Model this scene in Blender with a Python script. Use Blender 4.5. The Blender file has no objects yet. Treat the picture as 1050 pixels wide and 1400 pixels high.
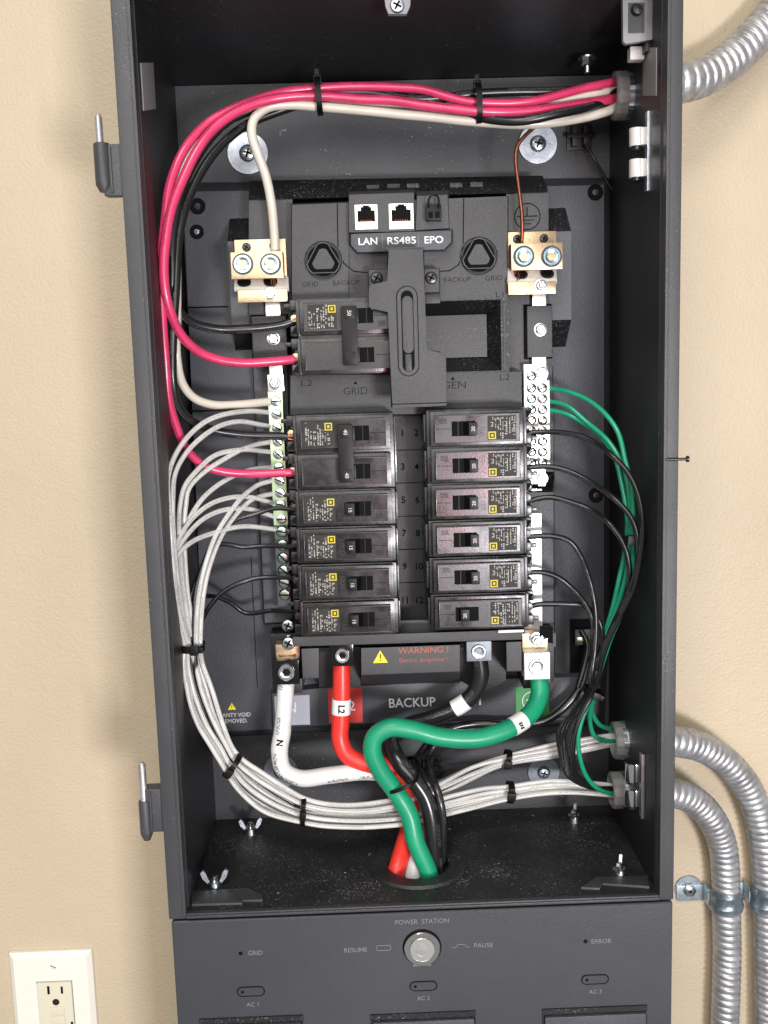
import bpy, bmesh, math, random
from mathutils import Vector, Matrix, Euler, noise
R = math.radians
scene = bpy.context.scene
C = bpy.context.collection

# ------------------------------------------------------------------ camera
CAM = Vector((-0.02852827, -0.64203082, 0.35858022))
ROT = Euler((1.42306128, 0.0298629, -0.02213613), 'XYZ')
FPX = 1442.249
cam_d = bpy.data.cameras.new('camera')
cam = bpy.data.objects.new('camera', cam_d); C.objects.link(cam)
cam.location = CAM; cam.rotation_euler = ROT
cam_d.sensor_fit = 'VERTICAL'; cam_d.sensor_height = 36; cam_d.lens = 36 * FPX / 1400
cam_d.clip_start = 0.02; cam_d.clip_end = 50
scene.camera = cam
# ------------------------------------------------------------------ world + lamps
w = bpy.data.worlds.new('World'); scene.world = w; w.use_nodes = True
w.node_tree.nodes['Background'].inputs[0].default_value = (1.0, 0.97, 0.93, 1)
w.node_tree.nodes['Background'].inputs[1].default_value = 0.27
def area(name, loc, target, sx, sy, power, col):
    l = bpy.data.lights.new(name, 'AREA'); l.shape = 'RECTANGLE'; l.size = sx; l.size_y = sy
    l.energy = power; l.color = col
    o = bpy.data.objects.new(name, l); C.objects.link(o); o.location = loc
    d = Vector(target) - Vector(loc)
    o.rotation_euler = d.to_track_quat('-Z', 'Y').to_euler(); return o
area('ceiling_lamp', (-0.35, -1.7, 2.0), (0, 0.1, 0.25), 0.9, 0.5, 30, (1.0, 0.96, 0.9))
area('window_light', (0.42, -1.42, 0.03), (0.03, 0.1, 0.2), 0.26, 0.18, 19, (0.95, 0.97, 1.0))
area('room_light', (-0.3, -2.2, 0.80), (0, 0.1, 0.28), 1.4, 0.9, 22, (1.0, 0.98, 0.95))
area('pink_sheen_fill', (0.20, -1.34, 0.075), (.045, .055, .27), 0.08, 0.05, 1.5, (1.0, 0.25, 0.35))  # added pink lamp, aimed so the right breakers catch a pink sheen
scene.view_settings.view_transform = 'Standard'; scene.view_settings.look = 'None'
scene.view_settings.exposure = 0.0; scene.view_settings.gamma = 1

# ------------------------------------------------------------------ pixel -> world
RM = ROT.to_matrix()
def ray(px, py): return RM @ Vector(((px - 525) / FPX, -(py - 700) / FPX, -1))
def at(px, py, Y):
    d = ray(px, py); return CAM + d * ((Y - CAM.y) / d.y)
def atX(px, py, X):
    d = ray(px, py); return CAM + d * ((X - CAM.x) / d.x)
def atZ(px, py, Z):
    d = ray(px, py); return CAM + d * ((Z - CAM.z) / d.z)
def rect(p0, q0, p1, q1, Y):
    a, b, c, d = at(p0, q0, Y), at(p1, q0, Y), at(p1, q1, Y), at(p0, q1, Y)
    return ((a.x + d.x) / 2, (b.x + c.x) / 2, (c.z + d.z) / 2, (a.z + b.z) / 2)   # x0 x1 z0 z1
def mm(px, Y=0.06): return px * (Y - CAM.y) / FPX

# ------------------------------------------------------------------ materials
MATS = {}
def mat(name, col, rough=0.5, metal=0.0, var=0.0, vscale=60, bump=0.0, bscale=400, spec=0.5, coat=0.0,
        speck=0.0, print_col=None, col2=None, rvar=0.0, scratch=0.0, emis=None, bdist=.0006):
    m = bpy.data.materials.new(name); m.use_nodes = True
    nt = m.node_tree; N = nt.nodes; L = nt.links; b = N['Principled BSDF']
    b.inputs['Base Color'].default_value = (*col, 1); b.inputs['Roughness'].default_value = rough
    b.inputs['Metallic'].default_value = metal; b.inputs['Specular IOR Level'].default_value = spec
    b.inputs['Coat Weight'].default_value = coat; b.inputs['Coat Roughness'].default_value = 0.15
    tc = N.new('ShaderNodeTexCoord'); geo = N.new('ShaderNodeNewGeometry'); out = None
    def noise(scale, detail=3, rough_=0.6):
        n = N.new('ShaderNodeTexNoise'); n.inputs['Scale'].default_value = scale
        n.inputs['Detail'].default_value = detail; n.inputs['Roughness'].default_value = rough_
        L.new(geo.outputs['Position'], n.inputs['Vector']); return n
    if var or col2:
        n = noise(vscale); r = N.new('ShaderNodeMix'); r.data_type = 'RGBA'
        c2 = col2 or tuple(min(1, c * (1 + var)) for c in col); c1 = col if col2 else tuple(c * (1 - var) for c in col)
        r.inputs[6].default_value = (*c1, 1); r.inputs[7].default_value = (*c2, 1)
        mr = N.new('ShaderNodeMapRange'); mr.inputs[1].default_value = 0.3; mr.inputs[2].default_value = 0.7
        L.new(n.outputs['Fac'], mr.inputs[0]); L.new(mr.outputs[0], r.inputs[0]); out = r.outputs[2]
    if speck:
        n = noise(700, 1, .5); mr = N.new('ShaderNodeMapRange'); mr.inputs[1].default_value = 0.72 - 0.06 * speck; mr.inputs[2].default_value = 0.80
        L.new(n.outputs['Fac'], mr.inputs[0]); n2 = noise(18, 4, .7)
        mr2 = N.new('ShaderNodeMapRange'); mr2.inputs[1].default_value = 0.42; mr2.inputs[2].default_value = 0.62
        L.new(n2.outputs['Fac'], mr2.inputs[0])
        mu = N.new('ShaderNodeMath'); mu.operation = 'MULTIPLY'; L.new(mr.outputs[0], mu.inputs[0]); L.new(mr2.outputs[0], mu.inputs[1])
        r = N.new('ShaderNodeMix'); r.data_type = 'RGBA'; r.inputs[6].default_value = (*col, 1); r.inputs[7].default_value = (0.3, 0.3, 0.3, 1)
        if out: L.new(out, r.inputs[6])
        L.new(mu.outputs[0], r.inputs[0]); out = r.outputs[2]
    if print_col:
        uv = N.new('ShaderNodeUVMap'); sp = N.new('ShaderNodeSeparateXYZ'); L.new(uv.outputs[0], sp.inputs[0])
        # u in 0..1 round the wire, v = length in metres
        a = N.new('ShaderNodeMath'); a.operation = 'COMPARE'; a.inputs[1].default_value = 0.09; a.inputs[2].default_value = 0.04
        L.new(sp.outputs[0], a.inputs[0])
        cm = N.new('ShaderNodeCombineXYZ'); L.new(sp.outputs[1], cm.inputs[0]); L.new(sp.outputs[0], cm.inputs[1])
        mp = N.new('ShaderNodeMapping'); mp.inputs['Scale'].default_value = (900, 26, 1); L.new(cm.outputs[0], mp.inputs[0])
        n = N.new('ShaderNodeTexNoise'); n.inputs['Scale'].default_value = 1; n.inputs['Detail'].default_value = 1; L.new(mp.outputs[0], n.inputs['Vector'])
        g = N.new('ShaderNodeMath'); g.operation = 'GREATER_THAN'; g.inputs[1].default_value = 0.5; L.new(n.outputs['Fac'], g.inputs[0])
        mp2 = N.new('ShaderNodeMapping'); mp2.inputs['Scale'].default_value = (28, 0, 0); L.new(cm.outputs[0], mp2.inputs[0])
        n2 = N.new('ShaderNodeTexNoise'); n2.inputs['Scale'].default_value = 1; L.new(mp2.outputs[0], n2.inputs['Vector'])
        g2 = N.new('ShaderNodeMath'); g2.operation = 'GREATER_THAN'; g2.inputs[1].default_value = 0.47; L.new(n2.outputs['Fac'], g2.inputs[0])
        m1 = N.new('ShaderNodeMath'); m1.operation = 'MULTIPLY'; L.new(a.outputs[0], m1.inputs[0]); L.new(g.outputs[0], m1.inputs[1])
        m2 = N.new('ShaderNodeMath'); m2.operation = 'MULTIPLY'; L.new(m1.outputs[0], m2.inputs[0]); L.new(g2.outputs[0], m2.inputs[1])
        r = N.new('ShaderNodeMix'); r.data_type = 'RGBA'; r.inputs[6].default_value = (*col, 1); r.inputs[7].default_value = (*print_col, 1)
        if out: L.new(out, r.inputs[6])
        L.new(m2.outputs[0], r.inputs[0]); out = r.outputs[2]
    if out: L.new(out, b.inputs['Base Color'])
    if rvar:
        n = noise(vscale * 0.7, 4); mr = N.new('ShaderNodeMapRange'); mr.inputs[1].default_value = 0.3; mr.inputs[2].default_value = 0.7
        mr.inputs[3].default_value = rough - rvar; mr.inputs[4].default_value = rough + rvar
        L.new(n.outputs['Fac'], mr.inputs[0]); L.new(mr.outputs[0], b.inputs['Roughness'])
    if bump:
        n = noise(bscale, 2); bp = N.new('ShaderNodeBump'); bp.inputs['Strength'].default_value = bump; bp.inputs['Distance'].default_value = bdist
        L.new(n.outputs['Fac'], bp.inputs['Height'])
        if scratch:
            n3 = noise(60, 3); bp2 = N.new('ShaderNodeBump'); bp2.inputs['Strength'].default_value = scratch; bp2.inputs['Distance'].default_value = 0.003
            L.new(n3.outputs['Fac'], bp2.inputs['Height']); L.new(bp2.outputs[0], bp.inputs['Normal'])
        L.new(bp.outputs[0], b.inputs['Normal'])
    if emis: b.inputs['Emission Color'].default_value = (*emis, 1); b.inputs['Emission Strength'].default_value = 1
    MATS[name] = m; return m
mat('wall_paint', (0.53, 0.44, 0.31), 0.5, var=0.06, vscale=4, bump=0.75, bscale=420, scratch=0.22, bdist=.0008)
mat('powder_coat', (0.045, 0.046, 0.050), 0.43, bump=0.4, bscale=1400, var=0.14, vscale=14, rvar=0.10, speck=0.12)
mat('powder_coat_shaded', (0.012, 0.012, 0.0135), 0.45, bump=0.3, bscale=1500, var=0.2, vscale=12, speck=0.05)  # darker copy of the coat: shade of inner walls and ceiling painted in
mat('back_coat', (0.036, 0.038, 0.043), 0.42, bump=0.3, bscale=1300, var=0.18, vscale=25, speck=0.6)
mat('floor_coat', (0.018, 0.018, 0.019), 0.5, bump=0.3, bscale=1300, var=0.4, vscale=40, speck=1.6)
mat('unit_coat', (0.041, 0.044, 0.051), 0.40, bump=0.3, bscale=1500, var=0.10, vscale=9, rvar=0.09)
mat('tray_plastic', (0.055, 0.058, 0.068), 0.40, bump=0.5, bscale=1300, var=0.12, vscale=30)
mat('module_plastic', (0.044, 0.044, 0.047), 0.42, bump=0.5, bscale=1500, var=0.12, vscale=40)
mat('black_plastic', (0.010, 0.010, 0.011), 0.42, bump=0.3, bscale=900)
mat('dusty_plastic', (0.010, 0.010, 0.011), 0.5, bump=0.3, bscale=900, speck=1.8)  # near-black base puts in the shade of sloped faces; specks are dust
mat('recess_black', (0.004, 0.004, 0.004), 0.8, spec=0.15)
mat('breaker_plastic', (0.012, 0.012, 0.012), 0.28, bump=0.06, bscale=500, var=0.4, vscale=120, rvar=0.1)
mat('breaker_face', (0.013, 0.013, 0.0135), 0.25, bump=0.04, bscale=700, var=0.3, vscale=90, rvar=0.1)
mat('toggle_plastic', (0.005, 0.005, 0.005), 0.4, spec=0.22)
mat('label_film', (0.030, 0.027, 0.024), 0.6, spec=0.3)
mat('bay_plastic', (0.012, 0.012, 0.0125), 0.4, bump=0.2, bscale=900, speck=0.3)
mat('zinc_green', (0.36, 0.44, 0.38), 0.25, metal=1, var=0.25, vscale=300)
mat('print_white', (0.55, 0.54, 0.5), 0.6)
mat('print_grey', (0.17, 0.18, 0.19), 0.6)
mat('print_dark', (0.004, 0.004, 0.004), 0.8, spec=0.1)
mat('emboss_black', (0.007, 0.007, 0.0075), 0.6, spec=0.2)
mat('print_bright', (0.8, 0.8, 0.8), 0.5)
mat('logo_yellow', (0.55, 0.45, 0.02), 0.5)
mat('warning_yellow', (0.85, 0.72, 0.02), 0.5)
mat('warning_red', (0.36, 0.10, 0.07), 0.6)
mat('label_red', (0.62, 0.035, 0.03), 0.5, var=0.06)
mat('label_green', (0.045, 0.28, 0.07), 0.5, var=0.06)
mat('label_pale', (0.42, 0.44, 0.50), 0.5)
mat('zinc', (0.62, 0.66, 0.68), 0.22, metal=1, var=0.15, vscale=250, bump=0.1, bscale=900)
mat('zinc_blue', (0.34, 0.46, 0.55), 0.2, metal=1, var=0.2, vscale=300)
mat('washer_steel', (0.50, 0.54, 0.60), 0.38, metal=1, var=0.22, vscale=160, bump=0.2, bscale=700)
mat('washer_dull', (0.20, 0.22, 0.25), 0.5, metal=0.6, var=0.2, vscale=160)
mat('dark_screw', (0.06, 0.06, 0.06), 0.3, metal=0.8)
mat('tin_plate', (0.80, 0.79, 0.70), 0.3, metal=0.75, var=0.1, vscale=120)
mat('bar_green', (0.56, 0.72, 0.45), 0.35, metal=0.5, var=0.15, vscale=60)
mat('bronze_plate', (0.52, 0.38, 0.24), 0.30, metal=0.85, var=0.12, vscale=90, bump=0.15, bscale=500)
mat('lug_silver', (0.88, 0.87, 0.84), 0.3, metal=0.35, var=0.05)  # paler, less metallic colour stands in for bright reflections on plated metal
mat('mirror_black', (0.05, 0.05, 0.055), 0.12, metal=0.9)
mat('chrome', (0.85, 0.85, 0.85), 0.14, metal=1, var=0.05)
mat('brushed', (0.78, 0.78, 0.77), 0.3, metal=0.9)
mat('strap_zinc', (0.50, 0.60, 0.66), 0.32, metal=0.8, var=0.2, vscale=200, bump=0.3, bscale=500)
mat('copper', (0.72, 0.30, 0.17), 0.28, metal=1, var=0.2, vscale=400)
mat('copper_old', (0.27, 0.09, 0.05), 0.4, metal=0.9, var=0.2, vscale=300)
mat('galvanised', (0.47, 0.475, 0.49), 0.47, metal=0.75, var=0.26, vscale=110, bump=0.25, bscale=600, rvar=0.06)
mat('bushing_grey', (0.19, 0.195, 0.19), 0.45, var=0.1, bump=0.2, bscale=500)
mat('wire_pink', (0.66, 0.045, 0.14), 0.32, var=0.12, vscale=70, coat=0.25, print_col=(0.34, 0.03, 0.08))
mat('wire_beige', (0.66, 0.61, 0.52), 0.32, var=0.05, vscale=90, coat=0.3)
mat('wire_white', (0.58, 0.575, 0.55), 0.35, var=0.07, vscale=90, coat=0.2, print_col=(0.24, 0.24, 0.24))
mat('wire_black', (0.010, 0.010, 0.011), 0.33, coat=0.15, print_col=(0.09, 0.09, 0.09))
mat('cable_black', (0.012, 0.012, 0.013), 0.28, coat=0.3, var=0.2, print_col=(0.06, 0.06, 0.06))
mat('wire_green', (0.014, 0.29, 0.155), 0.3, coat=0.3, var=0.1, vscale=90)
mat('cable_green', (0.008, 0.28, 0.14), 0.42, coat=0.08, rvar=.1, var=0.12, vscale=45, bump=0.1, bscale=200)
mat('cable_white', (0.70, 0.70, 0.69), 0.4, coat=0.1, var=0.07, vscale=40, print_col=(0.2, 0.2, 0.2))
mat('cable_red', (0.74, 0.035, 0.025), 0.4, coat=0.1, rvar=.08, var=0.10, vscale=45, bump=.1, bscale=200)
mat('sleeve_white', (0.8, 0.8, 0.78), 0.45)
mat('outlet_plastic', (0.80, 0.78, 0.69), 0.28, var=0.02)
mat('outlet_ivory', (0.68, 0.64, 0.50), 0.3)
mat('jack_metal', (0.75, 0.74, 0.68), 0.25, metal=0.7)
mat('tape_grey', (0.24, 0.24, 0.25), 0.5, bump=0.3, bscale=500)
mat('dust_white', (0.28, 0.285, 0.29), 0.9)

# ------------------------------------------------------------------ mesh helpers
class MB:
    def __init__(s): s.bm = bmesh.new(); s.uv = None
    def add(s, V, F, M=None):
        vs = [s.bm.verts.new(M @ Vector(v) if M else Vector(v)) for v in V]
        fs = []
        for f in F:
            try: fs.append(s.bm.faces.new([vs[i] for i in f]))
            except ValueError: pass
        return fs
    def box(s, x0, x1, y0, y1, z0, z1, b=0.0, seg=2, M=None):
        t = bmesh.new(); bmesh.ops.create_cube(t, size=1)
        for v in t.verts:
            v.co = Vector(((x0 + x1) / 2 + v.co.x * (x1 - x0), (y0 + y1) / 2 + v.co.y * (y1 - y0), (z0 + z1) / 2 + v.co.z * (z1 - z0)))
        if b > 0: bmesh.ops.bevel(t, geom=list(t.edges), offset=min(b, 0.45 * min(abs(x1 - x0), abs(y1 - y0), abs(z1 - z0))), segments=seg, affect='EDGES', profile=0.7)
        s.join(t, M); return s
    def join(s, t, M=None):
        t.verts.index_update()
        s.add([v.co.copy() for v in t.verts], [[v.index for v in f.verts] for f in t.faces], M); t.free()
    def loft(s, A, B, capA=True, capB=False, b=0.0):
        n = len(A); t = bmesh.new()
        a = [t.verts.new(p) for p in A]; c = [t.verts.new(p) for p in B]
        if capA: t.faces.new(a)
        if capB: t.faces.new(list(reversed(c)))
        for i in range(n): t.faces.new([a[i], c[i], c[(i + 1) % n], a[(i + 1) % n]])
        if b > 0:
            es = [e for e in t.edges if e.verts[0] in a or e.verts[1] in a]
            bmesh.ops.bevel(t, geom=es, offset=b, segments=2, affect='EDGES', profile=0.7)
        bmesh.ops.recalc_face_normals(t, faces=list(t.faces))
        if not (capA and capB):
            pass
        s.join(t); return s
    def poly(s, pts, Yf, Yb, b=0.0006, draft=0.0):
        A = [at(px, py, Yf) for px, py in pts]
        cx = sum(p.x for p in A) / len(A); cz = sum(p.z for p in A) / len(A)
        B = [Vector((p.x + (p.x - cx) * draft, Yb, p.z + (p.z - cz) * draft)) for p in A]
        return s.loft(A, B, b=b)
    def frame(s, o, i, y0, yf, floor_in=None, cap=True):
        # rectangular plate x0 x1 z0 z1 (o) with rectangular hole (i), recess to yf; floor_in = floor rect
        f = floor_in or i
        def rc(r, y): return [Vector((r[0], y, r[2])), Vector((r[1], y, r[2])), Vector((r[1], y, r[3])), Vector((r[0], y, r[3]))]
        V = rc(o, y0) + rc(i, y0) + rc(f, yf) + rc(o, yf)
        F = []
        for k in range(4):
            j = (k + 1) % 4
            F += [[k, j, 4 + j, 4 + k], [4 + k, 4 + j, 8 + j, 8 + k], [j, k, 12 + k, 12 + j]]
        if cap: F.append([8, 9, 10, 11])
        s.add(V, F); return s
    def lathe(s, c, axis, prof, seg=24, cap0=False, cap1=False, fn=None, M=None):
        axis = Vector(axis).normalized(); q = Vector((0, 0, 1)).rotation_difference(axis)
        V = []; n = len(prof)
        for k, (r, t) in enumerate(prof):
            for i in range(seg):
                a = 2 * math.pi * i / seg; rr = r * (fn(k, a) if fn else 1)
                V.append(Vector(c) + q @ Vector((rr * math.cos(a), rr * math.sin(a), t)))
        F = []
        for k in range(n - 1):
            for i in range(seg):
                j = (i + 1) % seg; F.append([k * seg + i, k * seg + j, (k + 1) * seg + j, (k + 1) * seg + i])
        if cap0: F.append(list(reversed(range(seg))))
        if cap1: F.append([(n - 1) * seg + i for i in range(seg)])
        s.add(V, F, M); return s
    def sweep(s, P, rf, seg=12, cap=True, uvs=True, ecc=None):
        # P dense list of points; rf(slen, ang)->radius
        n = len(P); T = []
        for i in range(n):
            T.append((P[min(i + 1, n - 1)] - P[max(i - 1, 0)]).normalized())
        up = Vector((0, -1, 0)); u = (up - T[0] * up.dot(T[0])).normalized()
        L = 0; rings = []; lens = []
        for i in range(n):
            if i: L += (P[i] - P[i - 1]).length
            u = (u - T[i] * u.dot(T[i])).normalized(); v = T[i].cross(u)
            ring = []
            for k in range(seg):
                a = 2 * math.pi * k / seg; r = rf(L, a)
                ring.append(s.bm.verts.new(P[i] + (u * math.cos(a) + v * math.sin(a)) * r))
            rings.append(ring); lens.append(L)
        if s.uv is None: s.uv = s.bm.loops.layers.uv.new('UVMap')
        for i in range(n - 1):
            for k in range(seg):
                j = (k + 1) % seg
                f = s.bm.faces.new([rings[i][k], rings[i][j], rings[i + 1][j], rings[i + 1][k]])
                uv = [(k / seg, lens[i]), ((k + 1) / seg, lens[i]), ((k + 1) / seg, lens[i + 1]), (k / seg, lens[i + 1])]
                for l, q in zip(f.loops, uv): l[s.uv].uv = ((q[0] + 0.76) % 1.0 if False else q[0], q[1])
        if cap:
            s.bm.faces.new(list(reversed(rings[0]))); s.bm.faces.new(rings[-1])
        return s
    def build(s, name, m, parent=None, angle=38, shift=None):
        off = Vector((0, 0, 0))
        p = parent
        while p is not None: off += p.location; p = p.parent
        me = bpy.data.meshes.new(name)
        for v in s.bm.verts: v.co -= off
        s.bm.normal_update()
        s.bm.to_mesh(me); s.bm.free()
        me.polygons.foreach_set('use_smooth', [True] * len(me.polygons)); me.set_sharp_from_angle(angle=R(angle))
        ms = m if isinstance(m, (list, tuple)) else [m]
        for k in ms: me.materials.append(MATS[k])
        o = bpy.data.objects.new(name, me); C.objects.link(o)
        if parent is not None: o.parent = parent
        return o
def tag(o, label=None, cat=None, group=None, kind=None):
    if label: o['label'] = label
    if cat: o['category'] = cat
    if group: o['group'] = group
    if kind: o['kind'] = kind
    return o
def thing(name, loc, label, cat, group=None):
    o = bpy.data.objects.new(name, None); C.objects.link(o); o.location = loc; o.empty_display_size = 0.01
    return tag(o, label, cat, group)
def copy_tree(o, parent=None):
    c = o.copy(); C.objects.link(c)
    if parent: c.parent = parent
    for ch in list(o.children): copy_tree(ch, c)
    return c
def catmull(pts, step=0.0025):
    P = [pts[0] * 2 - pts[1]] + list(pts) + [pts[-1] * 2 - pts[-2]]
    out = []
    for i in range(1, len(P) - 2):
        p0, p1, p2, p3 = P[i - 1:i + 3]
        d1 = max((p1 - p0).length, 1e-5) ** .5; d2 = max((p2 - p1).length, 1e-5) ** .5; d3 = max((p3 - p2).length, 1e-5) ** .5
        m1 = (p1 - p0) / d1 - (p2 - p0) / (d1 + d2) + (p2 - p1) / d2; m2 = (p2 - p1) / d2 - (p3 - p1) / (d2 + d3) + (p3 - p2) / d3
        m1 *= d2; m2 *= d2
        n = max(2, int((p2 - p1).length / step))
        for k in range(n):
            t = k / n; t2 = t * t; t3 = t2 * t
            out.append(p1 * (2 * t3 - 3 * t2 + 1) + m1 * (t3 - 2 * t2 + t) + p2 * (-2 * t3 + 3 * t2) + m2 * (t3 - t2))
    out.append(P[-2]); return out
def path3(pts):
    # pts: (px,py[,Y]); missing Y interpolated along the pixel length
    n = len(pts); L = [0]
    for i in range(1, n): L.append(L[-1] + math.hypot(pts[i][0] - pts[i - 1][0], pts[i][1] - pts[i - 1][1]))
    known = [(L[i], pts[i][2]) for i in range(n) if len(pts[i]) > 2]
    out = []
    for i in range(n):
        if len(pts[i]) > 2: Y = pts[i][2]
        else:
            a = max([k for k in known if k[0] <= L[i]], default=known[0]); b = min([k for k in known if k[0] >= L[i]], default=known[-1])
            t = 0 if b[0] == a[0] else (L[i] - a[0]) / (b[0] - a[0]); t = t * t * (3 - 2 * t); Y = a[1] + (b[1] - a[1]) * t
        out.append(at(pts[i][0], pts[i][1], Y))
    return out
def tube_mesh(pts, r, seg=12, world=False, step=0.0025):
    P = catmull(pts if world else path3(pts), step)
    if r < .0035:
        sd = P[0].x * 997 + P[0].z * 613; n = len(P)
        for i in range(n):
            k = min(1, i / 10, (n - 1 - i) / 10) * (.0007 if r < .0025 else .0005)
            P[i] = P[i] + Vector((noise.noise(P[i] * 34 + Vector((sd, 0, 0))), 0, noise.noise(P[i] * 34 + Vector((0, sd, 5))))) * k
    mb = MB(); mb.sweep(P, lambda L, a: r, seg); return mb, P
def wire(name, pts, r, m, label, cat='wire', group=None, seg=12, world=False):
    mb, P = tube_mesh(pts, r, seg, world)
    o = mb.build(name, m); tag(o, label, cat, group); return o
FONT_CACHE = {}
def text(name, s, c, size, m, parent, depth=0.00015, rz=0, bold=0.0, sx=1.0, width=None, tilt=0.0):
    cu = bpy.data.curves.new('txt', 'FONT'); cu.body = s; cu.size = size; cu.align_x = 'CENTER'; cu.align_y = 'CENTER'
    cu.extrude = depth; cu.offset = bold * size; cu.resolution_u = 3
    t = bpy.data.objects.new('txt', cu); C.objects.link(t)
    dg = bpy.context.evaluated_depsgraph_get(); me = bpy.data.meshes.new_from_object(t.evaluated_get(dg))
    bpy.data.objects.remove(t); bpy.data.curves.remove(cu)
    xs = [v.co.x for v in me.vertices]; wd = max(xs) - min(xs)
    if width: sx = width / wd
    M = Matrix.Rotation(tilt, 4, 'Z') @ Matrix.Rotation(rz, 4, 'Y') @ Matrix.Rotation(R(90), 4, 'X') @ Matrix.Diagonal((sx, 1, 1, 1))
    off = Vector((0, 0, 0)); p = parent
    while p is not None: off += p.location; p = p.parent
    me.transform(Matrix.Translation(Vector(c) - off) @ M)
    me.materials.clear(); me.materials.append(MATS[m]); me.name = name
    o = bpy.data.objects.new(name, me); C.objects.link(o); o.parent = parent
    return o
def hexfn(rings):
    def f(k, a):
        if k in rings:
            b = (a % (math.pi / 3)) - math.pi / 6; return math.cos(math.pi / 6) / math.cos(b) * 1.05
        return 1
    return f
def socket_screw(name, c, r, parent, m='zinc', h=0.003, mr='zinc_blue'):
    # set screw seen end-on: raised rim with a hexagon socket
    mb = MB(); h_ = h
    mb.lathe(c, (0, -1, 0), [(r, -0.004), (r, h_ - .0004), (r - .0004, h_), (r * .72, h_), (r * .68, h_ - .0005), (r * .5, h_ - .0007), (r * .47, h_ - .0022), (0.0001, h_ - .0026)], 30, fn=hexfn({5, 6}))
    return mb.build(name, m, parent)
def slot_screw(name, c, r, parent, m='zinc', h=0.0016, ang=0.5, cross=False, mslot='recess_black'):
    mb = MB(); mb.lathe(c, (0, -1, 0), [(r, -0.003), (r, h * .4), (r * .85, h * .85), (r * .5, h), (0.0001, h)], 22)
    o = mb.build(name, m, parent)
    sb = MB()
    for k in range(2 if cross else 1):
        M = Matrix.Translation(Vector(c)) @ Matrix.Rotation(ang + k * math.pi / 2, 4, 'Y')
        sb.box(-r * (.62 if cross else .85), r * (.62 if cross else .85), -h - .00012, -h * .3, -r * .13, r * .13, M=M)
    sb.build('screw_slot', mslot, o)
    return o
def hex_nut(name, c, r, parent, m='zinc', washer=True):
    mb = MB()
    if washer: mb.lathe(c, (0, -1, 0), [(r * 1.25, -.001), (r * 1.25, .0008), (r, .0009)], 26)
    mb.lathe(c, (0, -1, 0), [(r, .0008), (r, .003), (r * .88, .0034), (r * .55, .0034)], 6)
    mb.lathe(c, (0, -1, 0), [(r * .55, .003), (r * .55, .0050), (r * .45, .0055), (.0001, .0055)], 18)
    return mb.build(name, m, parent)
def struct(name, mb, m): return tag(mb.build(name, m), kind='structure')

# ================================================================== WALL
YW = 0.150
mb = MB(); mb.box(-1.3, 1.3, YW, YW + 0.02, -1.1, 1.5); o = struct('wall', mb, 'wall_paint')

# ================================================================== ENCLOSURE
XO = 0.165; XL = -0.1536; XR = 0.1555; ZF = 0.0034; ZC = 0.5504; YB = 0.141; ZT = 0.590; ZQ = 0.572
enc = thing('electrical_enclosure', (0, YB, 0), 'open dark grey metal electrical enclosure mounted on the beige wall', 'enclosure')
bv = 0.0016
MB().box(-XO, XL, 0, 0.1465, 0.0, ZT, bv).build('side_wall', 'powder_coat', enc)
MB().box(XR, XO, 0, 0.1465, 0.0, ZT, bv).build('side_wall', 'powder_coat', enc)
# thin dark sheets on the side walls; their shade is put into the colour
MB().box(XL - .0005, XL + .0006, 0.010, YB, ZF, ZQ).build('inner_side', 'powder_coat_shaded', enc)
MB().box(XR - .0006, XR + .0005, 0.010, YB, ZF, ZQ).build('inner_side', 'powder_coat_shaded', enc)
mb = MB(); mb.loft([Vector(v) for v in ((XL, .002, ZQ), (XR, .002, ZQ), (XR, YB + .003, ZC), (XL, YB + .003, ZC))], [Vector(v) for v in ((XL, .002, ZQ + .004), (XR, .002, ZQ + .004), (XR, YB + .003, ZC + .004), (XL, YB + .003, ZC + .004))], capB=True); mb.build('ceiling_panel', 'powder_coat_shaded', enc)
MB().box(XL, XR, 0.0005, 0.018, ZQ + .004, ZT - .001, .001).build('top_rim', 'powder_coat', enc)
MB().box(XL, XR, YB, YB + .004, 0, ZC).build('back_panel', 'back_coat', enc)
# floor with a round cable opening
HC = Vector((0.0005, 0.0545, ZF)); HR = 0.0225
mb = MB(); seg = 48
V = []; F = []
for i in range(seg):
    a = 2 * math.pi * i / seg; dx, dy = math.cos(a), math.sin(a)
    V.append((HC.x + HR * dx, HC.y + HR * dy, ZF))
    # to the rectangle
    tx = ((XR if dx > 0 else XL) - HC.x) / dx if abs(dx) > 1e-6 else 1e9
    ty = ((YB if dy > 0 else 0.004) - HC.y) / dy if abs(dy) > 1e-6 else 1e9
    t = min(tx, ty); V.append((HC.x + t * dx, HC.y + t * dy, ZF))
for i in range(seg):
    j = (i + 1) % seg; F.append([2 * i, 2 * j, 2 * j + 1, 2 * i + 1])
mb.add(V, F)
for cx_, cy_, in ((XR, YB), (XL, YB), (XR, .004), (XL, .004)):   # corner fillers
    sgx = 1 if cx_ > 0 else -1
    k = min(range(seg), key=lambda q: (V[2 * q + 1][0] - cx_) ** 2 + (V[2 * q + 1][1] - cy_) ** 2)
    for kk in (k, (k + 1) % seg, (k - 1) % seg):
        p, q = V[2 * k + 1], V[2 * kk + 1]
        if kk != k and abs(p[0] - q[0]) > 1e-5 and abs(p[1] - q[1]) > 1e-5: mb.add([p, q, (cx_, cy_, ZF)], [[0, 1, 2]])
mb.lathe((HC.x, HC.y, ZF), (0, 0, 1), [(HR, 0), (HR, -.012)], seg)
mb.build('floor_panel', 'floor_coat', enc)
MB().lathe((HC.x, HC.y, ZF), (0, 0, 1), [(HR - .001, -.01), (HR - .001, .0008), (HR + .0005, .0014), (HR + .006, .0012), (HR + .0095, .0020), (HR + .0112, .0020), (HR + .0125, .0001)], 64).build('opening_rim', 'floor_coat', enc)
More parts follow.
